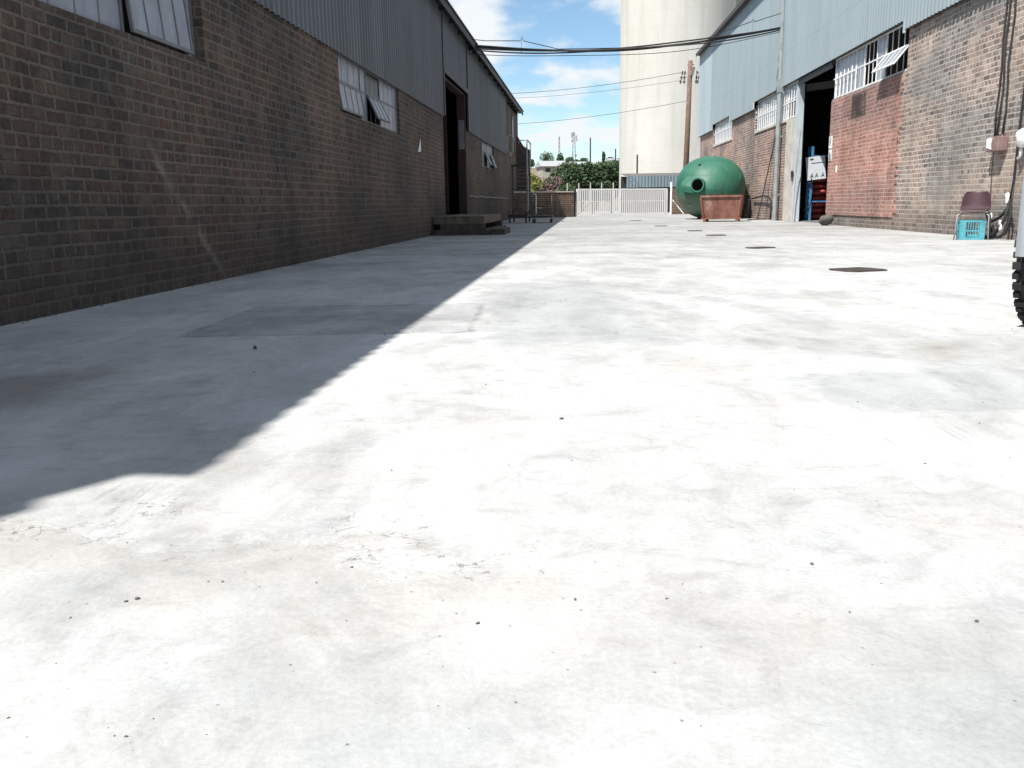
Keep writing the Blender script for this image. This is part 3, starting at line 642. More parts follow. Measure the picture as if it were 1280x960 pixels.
# ------------------------------------------------------------------ inside the right doorway
rk = thing('storage_rack', 'blue steel rack just inside the right warehouse doorway', 'rack', RW(.56, 27.98, .02), RY)
M_blue = plain('blue_enamel', (.06, .20, .38), .45)
for (x, y) in ((0, 0), (1.7, 0), (0, .35), (1.7, .35)): MB().box(x, x+.08, y-.04, y+.04, 0, 2.2).build('upright', M_blue, rk)
for z in (.55, 1.9):
    for yb in (0, .35): MB().box(.08, 1.7, yb-.03, yb+.03, z, z+.04).build('beam', M_blue, rk)
for i in range(7): MB().box(-.012, -.001, -.03, .03, .2+i*.18, .26+i*.18).build('slot_label', M_white, rk)
M_sack = plain('red_mesh_sack', (.40, .075, .07), .8, .8, 22, bump=.8)
M_sackp = plain('pale_sack', (.55, .42, .36), .75, .35, 25, bump=.6)
proto = None; rs = random.Random(3)
for lv in range(7):
    for cidx in range(3):
        p = (.95+.5*cidx+rs.uniform(-.04, .04), 28.75+rs.uniform(-.04, .04), .04+.185*lv)
        if proto is None:
            m = MB(); m.sphere((0, 0, .10), .33, 16, 10, (.95, 1.25, .32))
            proto = m.build('produce_sack', M_sack, None, smooth=True)
            for v in proto.data.vertices: v.co += Vector(noise.noise_vector(v.co*6))*.03; 
            o = proto
        else: o = proto.copy(); COL.objects.link(o)
        o.location = RW(*p); o.rotation_euler = (0, 0, RY+rs.uniform(-.15, .15))
        col_w = ('left', 'middle', 'right')[cidx]; lvn = ('bottom', 'second', 'third', 'fourth', 'fifth', 'sixth', 'topmost')[lv]
        tag(o, f'red mesh sack, {lvn} layer of the {col_w} column stacked inside the right doorway', 'sack', 'red sacks stacked inside the doorway')
nb_ = thing('notice_board', 'pale printed board hung on the blue rack in the doorway', 'notice', RW(.70, 27.85, 1.26), RY)
T = Matrix.Rotation(R_(8), 4, 'Y')
MB().box(-.01, .01, -.0, .02, 0, .01).build('hook', M_dark, nb_)
Tn = Matrix.Rotation(R_(-6), 4, 'Y')
MB().box(-.26, .30, -.03, -.01, -.02, .66, Tn).build('board', plain('pale_board', (.60, .64, .68), .6, .06), nb_)
for (x, z) in ((-.12, .10), (.02, .11), (.2, .12)):
    k = MB(); k.bar((x-.045, -.034, z-.06), (x, -.034, z+.06), .012, .006, up=(0, 1, 0)); k.bar((x+.045, -.0345, z-.06), (x, -.0345, z+.06), .012, .006, up=(0, 1, 0)); k.bar((x-.03, -.035, z-.02), (x+.03, -.035, z-.02), .018, .006, up=(0, 1, 0)); k.build('lettering', M_dark, nb_)
MB().bar((-.16, -.034, .46), (.2, -.034, .49), .014, .006, up=(0, 1, 0)).build('printed_line', M_dark, nb_)
MB().bar((-.2, -.034, .57), (-.1, -.034, .58), .04, .006, up=(0, 1, 0)).build('printed_line', M_dark, nb_)
rp = MB(); rp.tube([(.02, 27.2, 2.6), (.0, 27.25, 2.0), (-.02, 27.33, 1.5), (-.03, 27.38, .8), (-.05, 27.4, .03)], .014, 6)
tag(rp.build('rope', plain('grey_rope', (.42, .38, .34), .9), None, RO, RY), 'thin grey rope hanging beside the pale door post', 'rope')

# ------------------------------------------------------------------ things by the right wall
# green tank
def tank_mat():
    g = G('green_fibreglass'); x, y, z = g.sep()
    col = g.ramp(g.noise(2.2, 5, .6), [(.3, (.020, .100, .064)), (.7, (.034, .145, .094))])
    st = g.ramp(g.noise(1, 5, .6, g.scale(g.obj, (6, 6, .6))), [(.48, 0), (.72, .6)]); col = g.mix(st, col, (.065, .155, .115))
    rr2 = g.ramp(g.noise(1, 5, .7, g.scale(g.obj, (9, 9, 1.1))), [(.66, 0), (.74, .5)]); col = g.mix(rr2, col, (.13, .09, .06))
    col = g.mix(g.ramp(g.math('ADD', z, g.math('MULTIPLY', g.noise(4, 4, .6), .5)), [(-.9, .6), (-.4, 0)]), col, (.10, .12, .08))
    col = g.mix(g.ramp(g.noise(12, 5, .7), [(.68, 0), (.75, .6)]), col, (.22, .30, .24))
    return g.done(col, .52, g.bump(g.noise(5, 5, .55), .3, .03), 0, .4)
M_tank = tank_mat()
tk = thing('tank', 'big green round tank with a black manhole opening lying behind the rusty skip', 'tank', (7.50, 33.55, 1.14), R_(-12))
a_, b_, c_ = 1.27, 1.42, 1.14
m = MB(); n, q = 72, 48; hole = Vector((-.40, -1, .0)); 
for i in range(q+1):
    th = math.pi*i/q
    for k in range(n):
        ph = 2*math.pi*k/n; X, Y, Z = math.sin(th)*math.cos(ph), math.sin(th)*math.sin(ph), -math.cos(th)
        def su(v, e): return math.copysign(abs(v)**e, v)
        m.v.append((a_*su(X, .94), b_*Y, c_*su(Z, .94)))
for i in range(q):
    for k in range(n): A = i*n+k; B = i*n+(k+1) % n; m.f.append((A, B, B+n, A+n))
m.build('shell', M_tank, tk, smooth=True)
def on_tank(x, z, off=0):                    # point of the shell's camera side
    t = 1-abs(x/a_)**2-abs(z/c_)**2; p = Vector((x, -b_*math.sqrt(max(t, 0)), z)); nn = Vector((p.x/a_**2, p.y/b_**2, p.z/c_**2)).normalized(); return p+nn*off, nn
hx, hz = -.40, .07
p, nn = on_tank(hx, hz, .0); Tq = Matrix.Translation(p) @ nn.to_track_quat('Z', 'Y').to_matrix().to_4x4()
MB().lathe([(.20, -.05), (.255, -.05), (.255, .20), (.205, .20), (.20, -.05)], 28, Tq).build('manhole_rim', M_tank, tk, smooth=False)
MB().lathe([(.0001, .185), (.203, .185)], 28, Tq).build('manhole', plain('hole_shade_black', (.004, .004, .004), 1, spec=0), tk)  # flat disc coloured black to stand for the unlit opening
p, nn = on_tank(-.40, .78, .0); Tq = Matrix.Translation(p) @ nn.to_track_quat('Z', 'Y').to_matrix().to_4x4()
MB().lathe([(.0001, .03), (.06, .03), (.06, -.03)], 16, Tq).build('vent', plain('vent_shade_black', (.01, .01, .01), .95), tk)  # black disc painted as the darkness of a small hole
# raised panel with a stepped lower lip around the manhole
m = MB(); gx = 22; gz = 10; grid = {}
for layer, off in ((0, .17), (1, .0)):
    for i in range(gx+1):
        for j in range(gz+1):
            x = -.88+i*(1.28/gx); top = .46-.10*(i/gx); low = -.10-.16*math.sin(min(1, i/gx)*math.pi/2)
            z = low+(top-low)*j/gz
            t = min(1, j/gz*0+ (1-j/gz)*1.4); fade = (.08+1.3*min(1, t)**1.2)*(1-i/gx*.85)
            if i == 0: x += .03*math.sin(j)
            grid[(layer, i, j)] = len(m.v); m.v.append(tuple(on_tank(x, z, off*fade if layer == 0 else -.02)[0]))
for i in range(gx):
    for j in range(gz): m.f.append((grid[0, i, j], grid[0, i+1, j], grid[0, i+1, j+1], grid[0, i, j+1]))
for i in range(gx): m.f.append((grid[0, i, 0], grid[1, i, 0], grid[1, i+1, 0], grid[0, i+1, 0])); m.f.append((grid[0, i, gz], grid[0, i+1, gz], grid[1, i+1, gz], grid[1, i, gz]))
for j in range(gz): m.f.append((grid[0, 0, j], grid[0, 0, j+1], grid[1, 0, j+1], grid[1, 0, j])); m.f.append((grid[0, gx, j], grid[1, gx, j], grid[1, gx, j+1], grid[0, gx, j+1]))
m.build('raised_panel', M_tank, tk, smooth=False)
# seams of the gore plates and the girth band
m = MB()
for sgn in (1,):
    pts = []
    for i in range(40):
        a = math.pi*2*i/39; pts.append((a_*1.003*math.cos(a), .35, c_*1.0*math.sin(a)*1.0))
    pts = [(p[0]*.972, p[1], p[2]*.972) for p in pts]; m.tube(pts, .022, 6, False)
m.build('seam', M_tank, tk, smooth=True)
m = MB(); m.tube([on_tank(.42, -.95+i*.1, .004)[0] for i in range(20)], .012, 5); m.build('weld_seam', M_tank, tk, smooth=True)
p, nn = on_tank(.98, .35, 0); m = MB(); m.bar(p-Vector((0, 0, .16)), p+Vector((0, -.0, .10))+nn*.05, .09, .10); m.build('lifting_lug', M_tank, tk)
p, nn = on_tank(-.72, -.62, 0); m = MB(); m.bar(p-Vector((.1, 0, .0)), p+Vector((.12, 0, -.02))+nn*.05, .05, .05); m.build('bracket', M_galv, tk)
for s__ in (-1, 1):
    m = MB(); m.add([(s__*.35-.1, -.5, -1.14), (s__*.35+.1, -.5, -1.14), (s__*.35+.1, .5, -1.14), (s__*.35-.1, .5, -1.14), (s__*.35-.1, -.5, -1.0), (s__*.35+.1, -.5, -1.0), (s__*.35+.1, .5, -1.0), (s__*.35-.1, .5, -1.0)], [(0, 1, 2, 3), (4, 5, 6, 7), (0, 1, 5, 4), (1, 2, 6, 5), (2, 3, 7, 6), (3, 0, 4, 7)]); m.build('chock', M_timberd, tk)

# rusty skip
def rust():
    g = G('rusty_red_paint'); col = g.ramp(g.noise(3.5, 6, .68, g.scale(g.obj, (1, 1, .5))), [(.30, (.09, .045, .032)), (.48, (.21, .095, .07)), (.62, (.25, .135, .105)), (.72, (.33, .26, .22))])
    col = g.mix(g.ramp(g.noise(14, 5, .7), [(.6, 0), (.7, .6)]), col, (.07, .04, .03))
    return g.done(col, .8, g.bump(g.noise(30, 4, .7), .4, .006), 0, .25)
M_rust = rust()
sk = thing('skip', 'rusty red brown steel skip standing on skids in front of the green tank', 'skip', (6.86, 28.9, 0), R_(-17))
wt, wb, dt, db, zb, zt = .615, .53, .53, .42, .13, .80
def ring(w, d, z): return [(-w, -d, z), (w, -d, z), (w, d, z), (-w, d, z)]
m = MB(); m.add(ring(wb, db, zb)+ring(wt, dt, zt)+ring(wt-.03, dt-.03, zt)+ring(wb-.02, db-.02, zb+.03), [(0, 3, 2, 1)]+[(i, (i+1) % 4, 4+(i+1) % 4, 4+i) for i in range(4)]+[(4+i, 4+(i+1) % 4, 8+(i+1) % 4, 8+i) for i in range(4)]+[(8+i, 8+(i+1) % 4, 12+(i+1) % 4, 12+i) for i in range(4)]+[(12, 13, 14, 15)])
m.build('body', M_rust, sk)
m = MB()
for a, b in (((-wt, -dt), (wt, -dt)), ((wt, -dt), (wt, dt)), ((wt, dt), (-wt, dt)), ((-wt, dt), (-wt, -dt))): m.bar((*a, zt+.0), (*b, zt+.0), .07, .06)
m.build('rim', M_rust, sk)
m = MB()
for x in (-1, 1):
    for y in (-1, 1): MB().bar((x*(wb+.015), y*(db+.015), zb), (x*(wt+.01), y*(dt+.01), zt-.04), .06, .06).build('corner_rib', M_rust, sk)
for x in (-1, 1): MB().box(x*.5-.045, x*.5+.045, -.58, .58, 0, .09).build('skid', M_rust, sk)
MB().box(-.62, .62, -.50, -.42, .09, .128).build('cross_bar', M_rust, sk)

# boards leaning behind the tank
pb = thing('plank', 'pale weathered plank leaning on the brick wall just right of the green tank', 'plank', RW(-.55, 34.6, 0), RY)
MB().bar((0, 0, .0), (.44, .2, 1.22), .12, .04).build('board', M_whitesteel, pb)
pb = MB(); pb.bar((-.30, 34.35, 0), (-.03, 34.3, 1.25), .30, .03, up=(0, 1, 0)); tag(pb.build('board', M_timberd, None, RO, RY), 'narrow black board standing against the wall beside the pale plank', 'board')
pb = MB(); pb.bar((-.35, 35.8, 0), (-.04, 35.6, 1.2), .25, .03, up=(0, 1, 0)); tag(pb.build('metal_sheet', M_galv, None, RO, RY), 'small grey metal sheet leaning on the wall half behind the pale plank', 'sheet')
pl_ = thing('pole', 'long thin dark pole leaning on the rough brick wall left of the drainpipe', 'pole', RW(-.42, 30.6, 0), RY)
MB().tube([(0, 0, .02), (.40, -.7, 3.0)], .018, 6).build('shaft', M_rustplate, pl_)
MB().bar((-.25, .3, .02), (.25, -.1, .03), .10, .03).build('foot', M_rustplate, pl_)
fr = MB(); fr.tube([(-.08, 33.2, .72), (-.1, 32.2, .76), (-.12, 31.2, .80), (-.14, 30.3, .76), (-.16, 29.85, .62), (-.17, 29.75, .3), (-.18, 29.75, .03)], .028, 8)
fr.tube([(-.2, 33.2, .05), (-.2, 33.2, .72), (-.08, 33.2, .72)], .02, 6)
tag(fr.build('bent_pipe', M_black, None, RO, RY, smooth=True), 'black bent pipe arching low along the brick wall left of the drainpipe', 'pipe')
bs_ = MB(); bs_.sphere((0, 0, .13), .17, 14, 10, (1, .8, .85)); o = bs_.build('stone', M_stone, None, RW(-.28, 23.0, 0), RY, smooth=True)
for v in o.data.vertices: v.co += Vector(noise.noise_vector(v.co*5+Vector((3, 1, 2))))*.05; v.co.z = max(v.co.z, 0)
tag(o, 'dark grey boulder lying at the corner of the red brick by the doorway', 'stone')

# chair, crate
ch = thing('chair', 'maroon plastic shell chair on thin steel legs against the right brick wall', 'chair', RW(-.46, 14.36, 0), RY-R_(28))
M_shell = plain('maroon_plastic', (.06, .028, .036), .42, .15, 5, bump=.05, spec=.5)
def shell():
    m = MB(); prof = [(-.24, .425), (-.20, .44), (-.08, .43), (.08, .42), (.17, .42), (.205, .44), (.225, .50), (.25, .62), (.27, .715), (.275, .735)]
    wd = [.19, .20, .205, .205, .205, .21, .215, .205, .175, .15]; nx = 10
    for (y, z), w in zip(prof, wd):
        for i in range(nx+1):
            u = -1+2*i/nx; m.v.append((u*w, y-(.05*u*u if z > .5 else 0)+ (0 if z > .5 else 0), z+(.03*u*u if z < .5 else 0)))
    for j in range(len(prof)-1):
        for i in range(nx): a = j*(nx+1)+i; m.f.append((a, a+1, a+nx+2, a+nx+1))
    return m
sh_ = shell(); s_seat = MB(); s_seat.v = sh_.v[:66]; s_seat.f = [f for k, f in enumerate(sh_.f) if k < 50]
s_back = MB(); s_back.v = sh_.v[55:]; s_back.f = [tuple(i-55 for i in f) for k, f in enumerate(sh_.f) if k >= 50]
s_seat.build('seat', M_shell, ch, smooth=True, solid=.008, sub=1); s_back.build('backrest', M_shell, ch, smooth=True, solid=.008, sub=1)
for x in (-1, 1):
    for y, y2 in ((-.18, -.24), (.16, .22)):
        MB().tube([(x*.17, y, .40), (x*.215, y+(y2-y)*.3, .37), (x*.235, y2, .0)], .011, 8).build('leg', M_galv, ch, smooth=True)
m = MB(); m.tube([(-.215, -.19, .37), (-.215, .18, .37)], .01, 6); m.tube([(.215, -.19, .37), (.215, .18, .37)], .01, 6); m.tube([(-.23, -.235, .10), (-.23, .215, .10)], .008, 6); m.tube([(-.17, -.0, .405), (.17, 0, .405)], .01, 6)
m.build('frame', M_galv, ch)
cr_ = thing('crate', 'turquoise slatted plastic crate stored under the maroon chair', 'crate', RW(-.50, 14.35, 0), RY-R_(14))
M_turq = plain('turquoise_plastic', (.085, .34, .40), .5, .2, 6, bump=.05)
w_, d_, h_ = .175, .16, .30
m = MB()
m.box(-w_, w_, -d_, d_, 0, .015)
for z0, z1 in ((.015, .05), (.13, .15), (.27, h_)):
    m.box(-w_, w_, -d_, -d_+.012, z0, z1); m.box(-w_, w_, d_-.012, d_, z0, z1); m.box(-w_, -w_+.012, -d_+.012, d_-.012, z0, z1); m.box(w_-.012, w_, -d_+.012, d_-.012, z0, z1)
for z0, z1 in ((.05, .13), (.15, .27)):
    for x in (-w_, -w_+.05, -w_+.062, w_-.062-.012, w_-.05-.012, w_-.012): 
        m.box(x, x+.012, -d_+.001, -d_+.011, z0, z1)
    m.box(-w_+.0, -w_+.06, -d_+.002, -d_+.010, z0, z1); m.box(w_-.08, w_, -d_+.002, -d_+.010, z0, z1)
    for i in range(6): x = -.10+i*.035; m.box(x, x+.010, -d_+.001, -d_+.011, z0, z1); m.box(x, x+.010, d_-.011, d_-.001, z0, z1)
    for i in range(7): y = -d_+.012+i*.046; m.box(-w_+.001, -w_+.011, y, y+.016, z0, z1); m.box(w_-.011, w_-.001, y, y+.016, z0, z1)
m.build('basket', M_turq, cr_)
m = MB(); m.box(-.07, .07, -d_-.006, -d_+.0, .05, .085); m.build('handle', M_turq, cr_)

# ------------------------------------------------------------------ left yard things
st1 = thing('step', 'stack of two weathered timber platforms forming a step at the left doorway', 'step', LW(0, 19.35, 0), LY)
def deck(mb, x0, x1, y0, y1, z0, z1):
    mb.box(x0, x1, y0, y1, z1-.03, z1); mb.box(x0+.0, x1, y0+.02, y0+.05, z0+.0, z1-.031)
    mb.box(x0, x1, y1-.05, y1-.02, z0, z1-.031)
    for k in range(3): xx = x0+(x1-x0-.08)*k/2; mb.box(xx, xx+.08, y0+.051, y1-.051, z0+.02, z1-.031)
    mb.box(x1-.03, x1-.001, y0+.051, y1-.051, z0+.001, z1-.032)
m = MB(); deck(m, .02, 1.16, .25, 4.2, .24, .41); m.build('upper_platform', M_timber, st1)
m = MB(); deck(m, .05, 1.28, .0, 4.3, .0, .11); m.box(.2, 1.2, .08, .14, .11, .24); m.box(.2, 1.2, 4.0, 4.06, .11, .24); m.build('lower_platform', M_timberd, st1)
st2 = MB(); deck(st2, 1.31, 1.62, 0.1, 1.6, .0, .13); tag(st2.build('timber_block', M_timberd, None, LW(0, 19.35, 0), LY), 'low timber block beside the doorway platform, on its yard side', 'timber')

# rolling ladder
ld = thing('rolling_ladder', 'tall dark warehouse ladder on castors in the shade of the left warehouse', 'ladder', LW(.70, 31.2, 0), LY)
M_lad = plain('worn_brown_paint', (.15, .12, .10), .6)
M_ladp = plain('bare_tube', (.36, .36, .36), .4)
m = MB()
for x in (0, .62): m.bar((x, 0, .42), (x, 1.45, 2.0), .035, .07)
m.build('stringer', M_lad, ld)
for i in range(10):
    z = .55+i*.145; y = (z-.42)/1.58*1.45; m = MB(); m.box(.018, .602, y-.09, y+.09, z, z+.028); m.build('tread', M_lad, ld)
m = MB(); m.box(0, .62, 1.3, 1.95, 2.0, 2.05); m.build('platform', M_dark, ld)
m = MB(); m.tube([(.66, .05, .40), (.66, .05, 2.82), (.66, 1.95, 2.82), (.66, 1.95, 2.06)], .026, 8); m.tube([(.66, .07, 2.80), (.40, .07, 2.80), (.38, .07, 2.70)], .018, 6); m.tube([(.70, .0, .45), (.70, .0, 1.6)], .022, 6); m.build('handrail', M_ladp, ld)
m = MB(); m.tube([(-.04, .3, 2.5), (-.04, .25, 2.95), (.10, .25, 3.0), (.16, .25, 2.9), (.16, .25, 2.45), (.06, .25, 2.38), (-.04, .3, 2.5)], .022, 6); m.tube([(-.04, .25, 2.5), (-.04, 1.95, 2.4), (-.04, 1.95, 2.0)], .018, 6); m.build('grab_loop', M_ladp, ld)
m = MB(); m.bar((0, 0, .25), (0, 2.0, .25), .05); m.bar((.62, 0, .25), (.62, 2.0, .25), .05); m.bar((0, 0, .25), (.62, 0, .25), .05, .09); m.bar((0, 2, .25), (.62, 2, .25), .05); m.bar((0, 1.95, .25), (0, 1.95, 2.0), .04); m.bar((.62, 1.95, .25), (.62, 1.95, 2.0), .04); m.bar((0, 0, .25), (0, 0, .45), .04); m.bar((.62, 0, .25), (.62, 0, .45), .04); m.bar((0, 1.95, .3), (.62, 1.95, 1.9), .02); 
m.build('base_frame', M_dark, ld)
def wheel(parent, x, y, r=.085):
    o = MB().lathe([(.0001, -.022), (r*.9, -.022), (r, -.012), (r, .012), (r*.9, .022), (.0001, .022)], 16, Matrix.Rotation(R_(90), 4, 'Y')).build('castor', M_black, parent, (x, y, r)); 
    MB().box(-.03, -.024, -.02, .02, -.0, .13).build('fork', M_dark, o); return o
for x in (0.03, .6):
    for y in (.05, 1.95): wheel(ld, x, y, .10)
tl = thing('trolley', 'low flat cart on castors with an upright white handle, right beside the ladder', 'trolley', LW(1.52, 30.75, 0), LY)
m = MB(); m.box(0, .72, 0, 1.2, .20, .25); m.build('deck', M_dark, tl)
m = MB(); m.tube([(.10, 1.15, .3), (.10, 1.15, .98), (.0, 1.15, 1.0)], .02, 8); m.tube([(.10, 1.15, .52), (.30, 1.15, .50)], .012, 6); m.build('handle', M_whitesteel, tl)
m = MB(); m.tube([(.66, 1.15, .3), (.66, 1.15, .95)], .018, 8); m.tube([(.10, 1.15, .60), (.66, 1.15, .60)], .012, 6); m.build('rail', M_lad, tl)
for x in (.06, .66):
    for y in (.08, 1.1): wheel(tl, x, y, .07)

# ------------------------------------------------------------------ end wall, gate
M_gate = plain('gate_white_paint', (.86, .86, .85), .5, .03, 3)
gl = Vector((3.30, 43.9, 0)); grr = Vector((8.25, 46.9, 0))
ew = thing('boundary_wall', 'low yard end wall of brick between the left warehouse and the white gate', 'wall', (1.0, 42.6, 0), math.atan2(43.75-42.6, 3.15-1.0)-0)
# local x runs along the wall, so use the wall as a box in x
Lw = (Vector((3.15, 43.75))-Vector((1.0, 42.6))).length
m = MB(); m.box(-2.2, Lw, 0, .23, 0, 1.18); m.build('brickwork', M_brY, ew)
m = MB(); m.box(-2.2, Lw+.0, -.02, .25, 1.18, 1.24); m.build('coping', M_concpil, ew)
tkf = MB()
gt = thing('gate', 'wide white steel palisade gate closing the far end of the yard', 'gate', gl, math.atan2(grr.y-gl.y, grr.x-gl.x))
GL = (grr-gl).length
m = MB(); m.box(0, GL, -.03, .03, 1.26, 1.34); m.box(0, GL, -.025, .025, .70, .735); m.box(0, GL, -.03, .03, .06, .12); m.box(0, .07, -.035, .035, .0, 1.26); m.box(GL-.08, GL, -.035, .035, 0, 1.26)
m.build('frame', M_gate, gt)
n = 44; gw = GL/n
for i in range(n):
    if i in (0, n-1): continue
    x = i*gw+gw*.2
    m = MB(); m.box(x, x+.078, -.045, -.031, .06, 1.25); m.build('pale', M_gate, gt)
m = MB()
for x in (.95, 1.1, 2.1, 3.5, 3.66, 4.9): m.box(x, x+.035, -.028, .028, .12, 1.26)
m.bar((.1, 0, .1), (.9, 0, .72), .03)
m.build('stile', M_dark, gt)
def post(name, lab, p, r, h, mat, cat='post', group=None):
    o = MB(); o.lathe([(r, 0), (r, h), (r*.5, h+.03)], 12); return tag(o.build(name, mat, None, p), lab, cat, group)
post('gate_post', 'dark steel post where the white gate meets the low brick wall', (3.2, 43.85, 0), .06, 1.3, M_dark)
post('gate_post', 'tall white round post at the right end of the palisade gate', (8.42, 46.7, 0), .055, 1.62, M_whitesteel)
# wall piece right of the gate with a brace
m = MB(); m.box(8.62, 9.75, 47.6, 47.83, 0, 1.35); tag(m.build('brick_wall_stub', M_brY, None), 'short brick wall behind the tall white gate post, left of the green tank', 'wall')
m = MB(); m.bar((8.55, 47.0, .75), (9.15, 47.0, .02), .045); tag(m.build('brace', M_whitesteel, None), 'thin slanted white brace in front of the short brick wall', 'brace')
# wire fence behind the end wall
for i, px in enumerate((709, 723.5, 738, 752, 766.5)):
    p = sight(px, 245, 47.5); p.z = -.05
    m = MB(); m.box(-.025, .025, -.025, .025, 0, 1.75)
    tag(m.build('fence_post', M_concpil, None, p), ['slim concrete fence post rising behind the low brick wall', 'slim concrete fence post right behind the left gate post', 'slim concrete fence post, third from the left behind the gate', 'slim concrete fence post, fourth from the left behind the gate', 'slim concrete fence post nearest the silo behind the gate'][i], 'post', 'fence posts behind the gate')
wr = MB(); A = sight(690, 245, 47.5); B = sight(776, 245, 47.5)
for z in (1.2, 1.4, 1.6, 1.72): wr.tube([(A.x, 47.5, z), ((A.x+B.x)/2, 47.5, z-.01), (B.x, 47.5, z)], .004, 4)
tag(wr.build('fence_wire', M_dark, None), 'thin strands of wire strung between the fence posts behind the gate', 'wire')

# ------------------------------------------------------------------ silos
def silo_mat():
    g = G('silo_concrete'); x, y, z = g.sep(); n = g.noise(.35, 6, .6, g.scale(g.obj, (1, 1, .35)))
    col = g.ramp(n, [(.3, (.48, .465, .42)), (.7, (.57, .56, .52))])
    row = g.math('FRACT', g.math('DIVIDE', g.math('ADD', z, g.math('MULTIPLY', g.noise(.6, 2, .5), .08)), 1.22))
    col = g.mix(g.ramp(row, [(0, .30), (.05, 0)]), col, (.38, .36, .31))
    ang = g.math('MULTIPLY', g.math('ARCTAN2', y, x), 5.2)
    stain = g.ramp(g.noise(1, 5, .6, g.comb(ang, g.math('MULTIPLY', z, .09), 0)), [(.48, 0), (.72, .5)])
    col = g.mix(stain, col, (.38, .37, .335))
    bl = g.ramp(g.noise(.9, 6, .65), [(.55, 0), (.75, .4)]); col = g.mix(bl, col, (.44, .42, .38))
    fv = g.math('FRACT', g.math('MULTIPLY', ang, .9)); col = g.mix(g.ramp(fv, [(0, .16), (.03, 0)]), col, (.36, .345, .31))
    return g.done(col, .9, g.bump(g.noise(6, 4, .6), .25, .02), 0, .2)
M_silo = silo_mat()
YS = 72; cxy = sight(845, 250, YS); rad = 4.42
def silo(name, lab, x, y, r):
    t = thing(name, lab, 'silo', (x, y, -.05)); m = MB(); m.lathe([(r, 0), (r, 38)], 96); m.f = m.f[:-2]; m.build('barrel', M_silo, t, smooth=True)
    m = MB(); m.lathe([(r+.15, 38), (r+.15, 38.4), (.3, 40)], 96); m.build('cap', M_concpil, t); return t
silo('silo', 'huge cream concrete silo rising behind the white gate', cxy.x, YS+1, rad)
p2 = sight(960, 100, YS+6); silo('silo', 'second cream silo mostly hidden by the right warehouse roof', p2.x+1.0, YS+7.5, 4.42)
lp = sight(799, 240, 66); t = thing('vent_pipe', 'thin dark pipe with small lamps fixed in front of the big silo', 'pipe', (lp.x, 67.2, 0))
m = MB(); m.tube([(0, 0, 0), (0, 0, 4.1)], .06, 8); m.build('pipe', M_dark, t)
m = MB(); m.box(-.28, -.06, -.1, .1, 2.35, 2.5); m.box(-.28, -.06, -.1, .1, 1.9, 2.0); m.box(.06, .12, -.1, .1, 2.2, 2.4); m.build('lamp', M_whitesteel, t)
lt = thing('lean_to', 'low blue grey corrugated shelter between the silo and the green tank', 'shelter', sight(815, 250, 56)*1.0)
lt.location = (sight(783, 250, 56).x, 56, 0)
m = MB(); m.corr(0, 5.2, (0, 1.55), (0, 2.25), .02, .2, 8); mm = [( -v[0]*0+v[1], v[0], v[2]) for v in m.v]; m.v = mm; m.build('roof_sheet', sheet_mat('shelter_sheet', (.20, .26, .29), .1), lt, smooth=True)
m = MB(); m.add([(0, 0.03, 2.25), (5.2, 0.03, 2.25), (5.2, 3, 2.5), (0, 3, 2.5)], [(0, 1, 2, 3)]); m.build('roof', M_roof, lt, solid=.02)
for x in (.05, 2.6, 5.1): MB().box(x, x+.08, .1, .18, 0, 2.2).build('post', M_dark, lt)
MB().box(.0, 5.2, 2.8, 2.9, 0, 2.3).build('back_wall', M_dark, lt)

# ------------------------------------------------------------------ utility pole
M_pole = plain('brown_creosote', (.16, .105, .08), .85, .25, 6)
pb_ = sight(855.5, 240, 50); pt = sight(863.2, 76, 50)
up = thing('utility_pole', 'brown wooden utility pole with clusters of insulators in front of the silo', 'pole', (pb_.x, 50, -.05))
top = Vector((pt.x-pb_.x, 0, pt.z+.05))
m = MB(); m.tube([(0, 0, 0), tuple(top*.5), tuple(top)], [.17, .15, .12], 12); m.build('shaft', M_pole, up, smooth=True)
m = MB(); m.bar(tuple(top*.9+Vector((.05, -.2, 0))), tuple(top*.9+Vector((.16, -.2, .75-.3))), .26, .12); m.build('switch_board', M_greysteel, up)
m = MB(); m.tube([(top.x-.16, 0, top.z-.2), (top.x+.22, 0, top.z-.2)], .02, 6); m.build('pin', M_dark, up)
m = MB()
for sx_, lst in ((-1, (.62, .86, 1.08)), (1, (.62, .86, 1.08))):
    for k, dz in enumerate(lst):
        x0 = top.x-.02+sx_*(.18); x1 = top.x+sx_*(.50+.0*k)+(-.06*k)
        z = top.z-dz-.0; m.tube([(x0+(.18 if sx_ > 0 else 0)-.05*k*(sx_ > 0), 0, z), (x1, 0, z)], .018, 6)
        for q in (.3, .75):
            xx = x0+(x1-x0)*q+(.1 if sx_ > 0 else 0); m.tube([(xx, 0, z-.10), (xx, 0, z+.10)], .035, 6)
m.build('insulator', M_dark, up)
# high wires
def wire(name, lab, a, b, sag, r, mat=None, extra=0):
    m = MB(); pts = []
    for i in range(25):
        t = i/24; p = Vector(a).lerp(Vector(b), t); p.z -= sag*4*t*(1-t); pts.append(p)
    m.tube(pts, r, 5); return tag(m.build(name, mat or M_dark, None), lab, 'wire')
P1 = Vector((top.x+pb_.x, 50, top.z-.7)); ends = sight(560, 125, 60)
wire('overhead_wire', 'upper thin wire crossing the sky to the top of the utility pole', sight(560, 118, 62), P1+Vector((-.5, 0, .05)), .35, .013)
wire('overhead_wire', 'middle thin wire crossing the sky below the upper one to the utility pole', sight(560, 124, 62), P1+Vector((-.5, 0, -.35)), .3, .009)
wire('overhead_wire', 'lowest thin wire crossing the sky to the middle of the utility pole', sight(560, 158, 60), (pb_.x+.3, 50, sight(860, 125, 50).z), .35, .012)

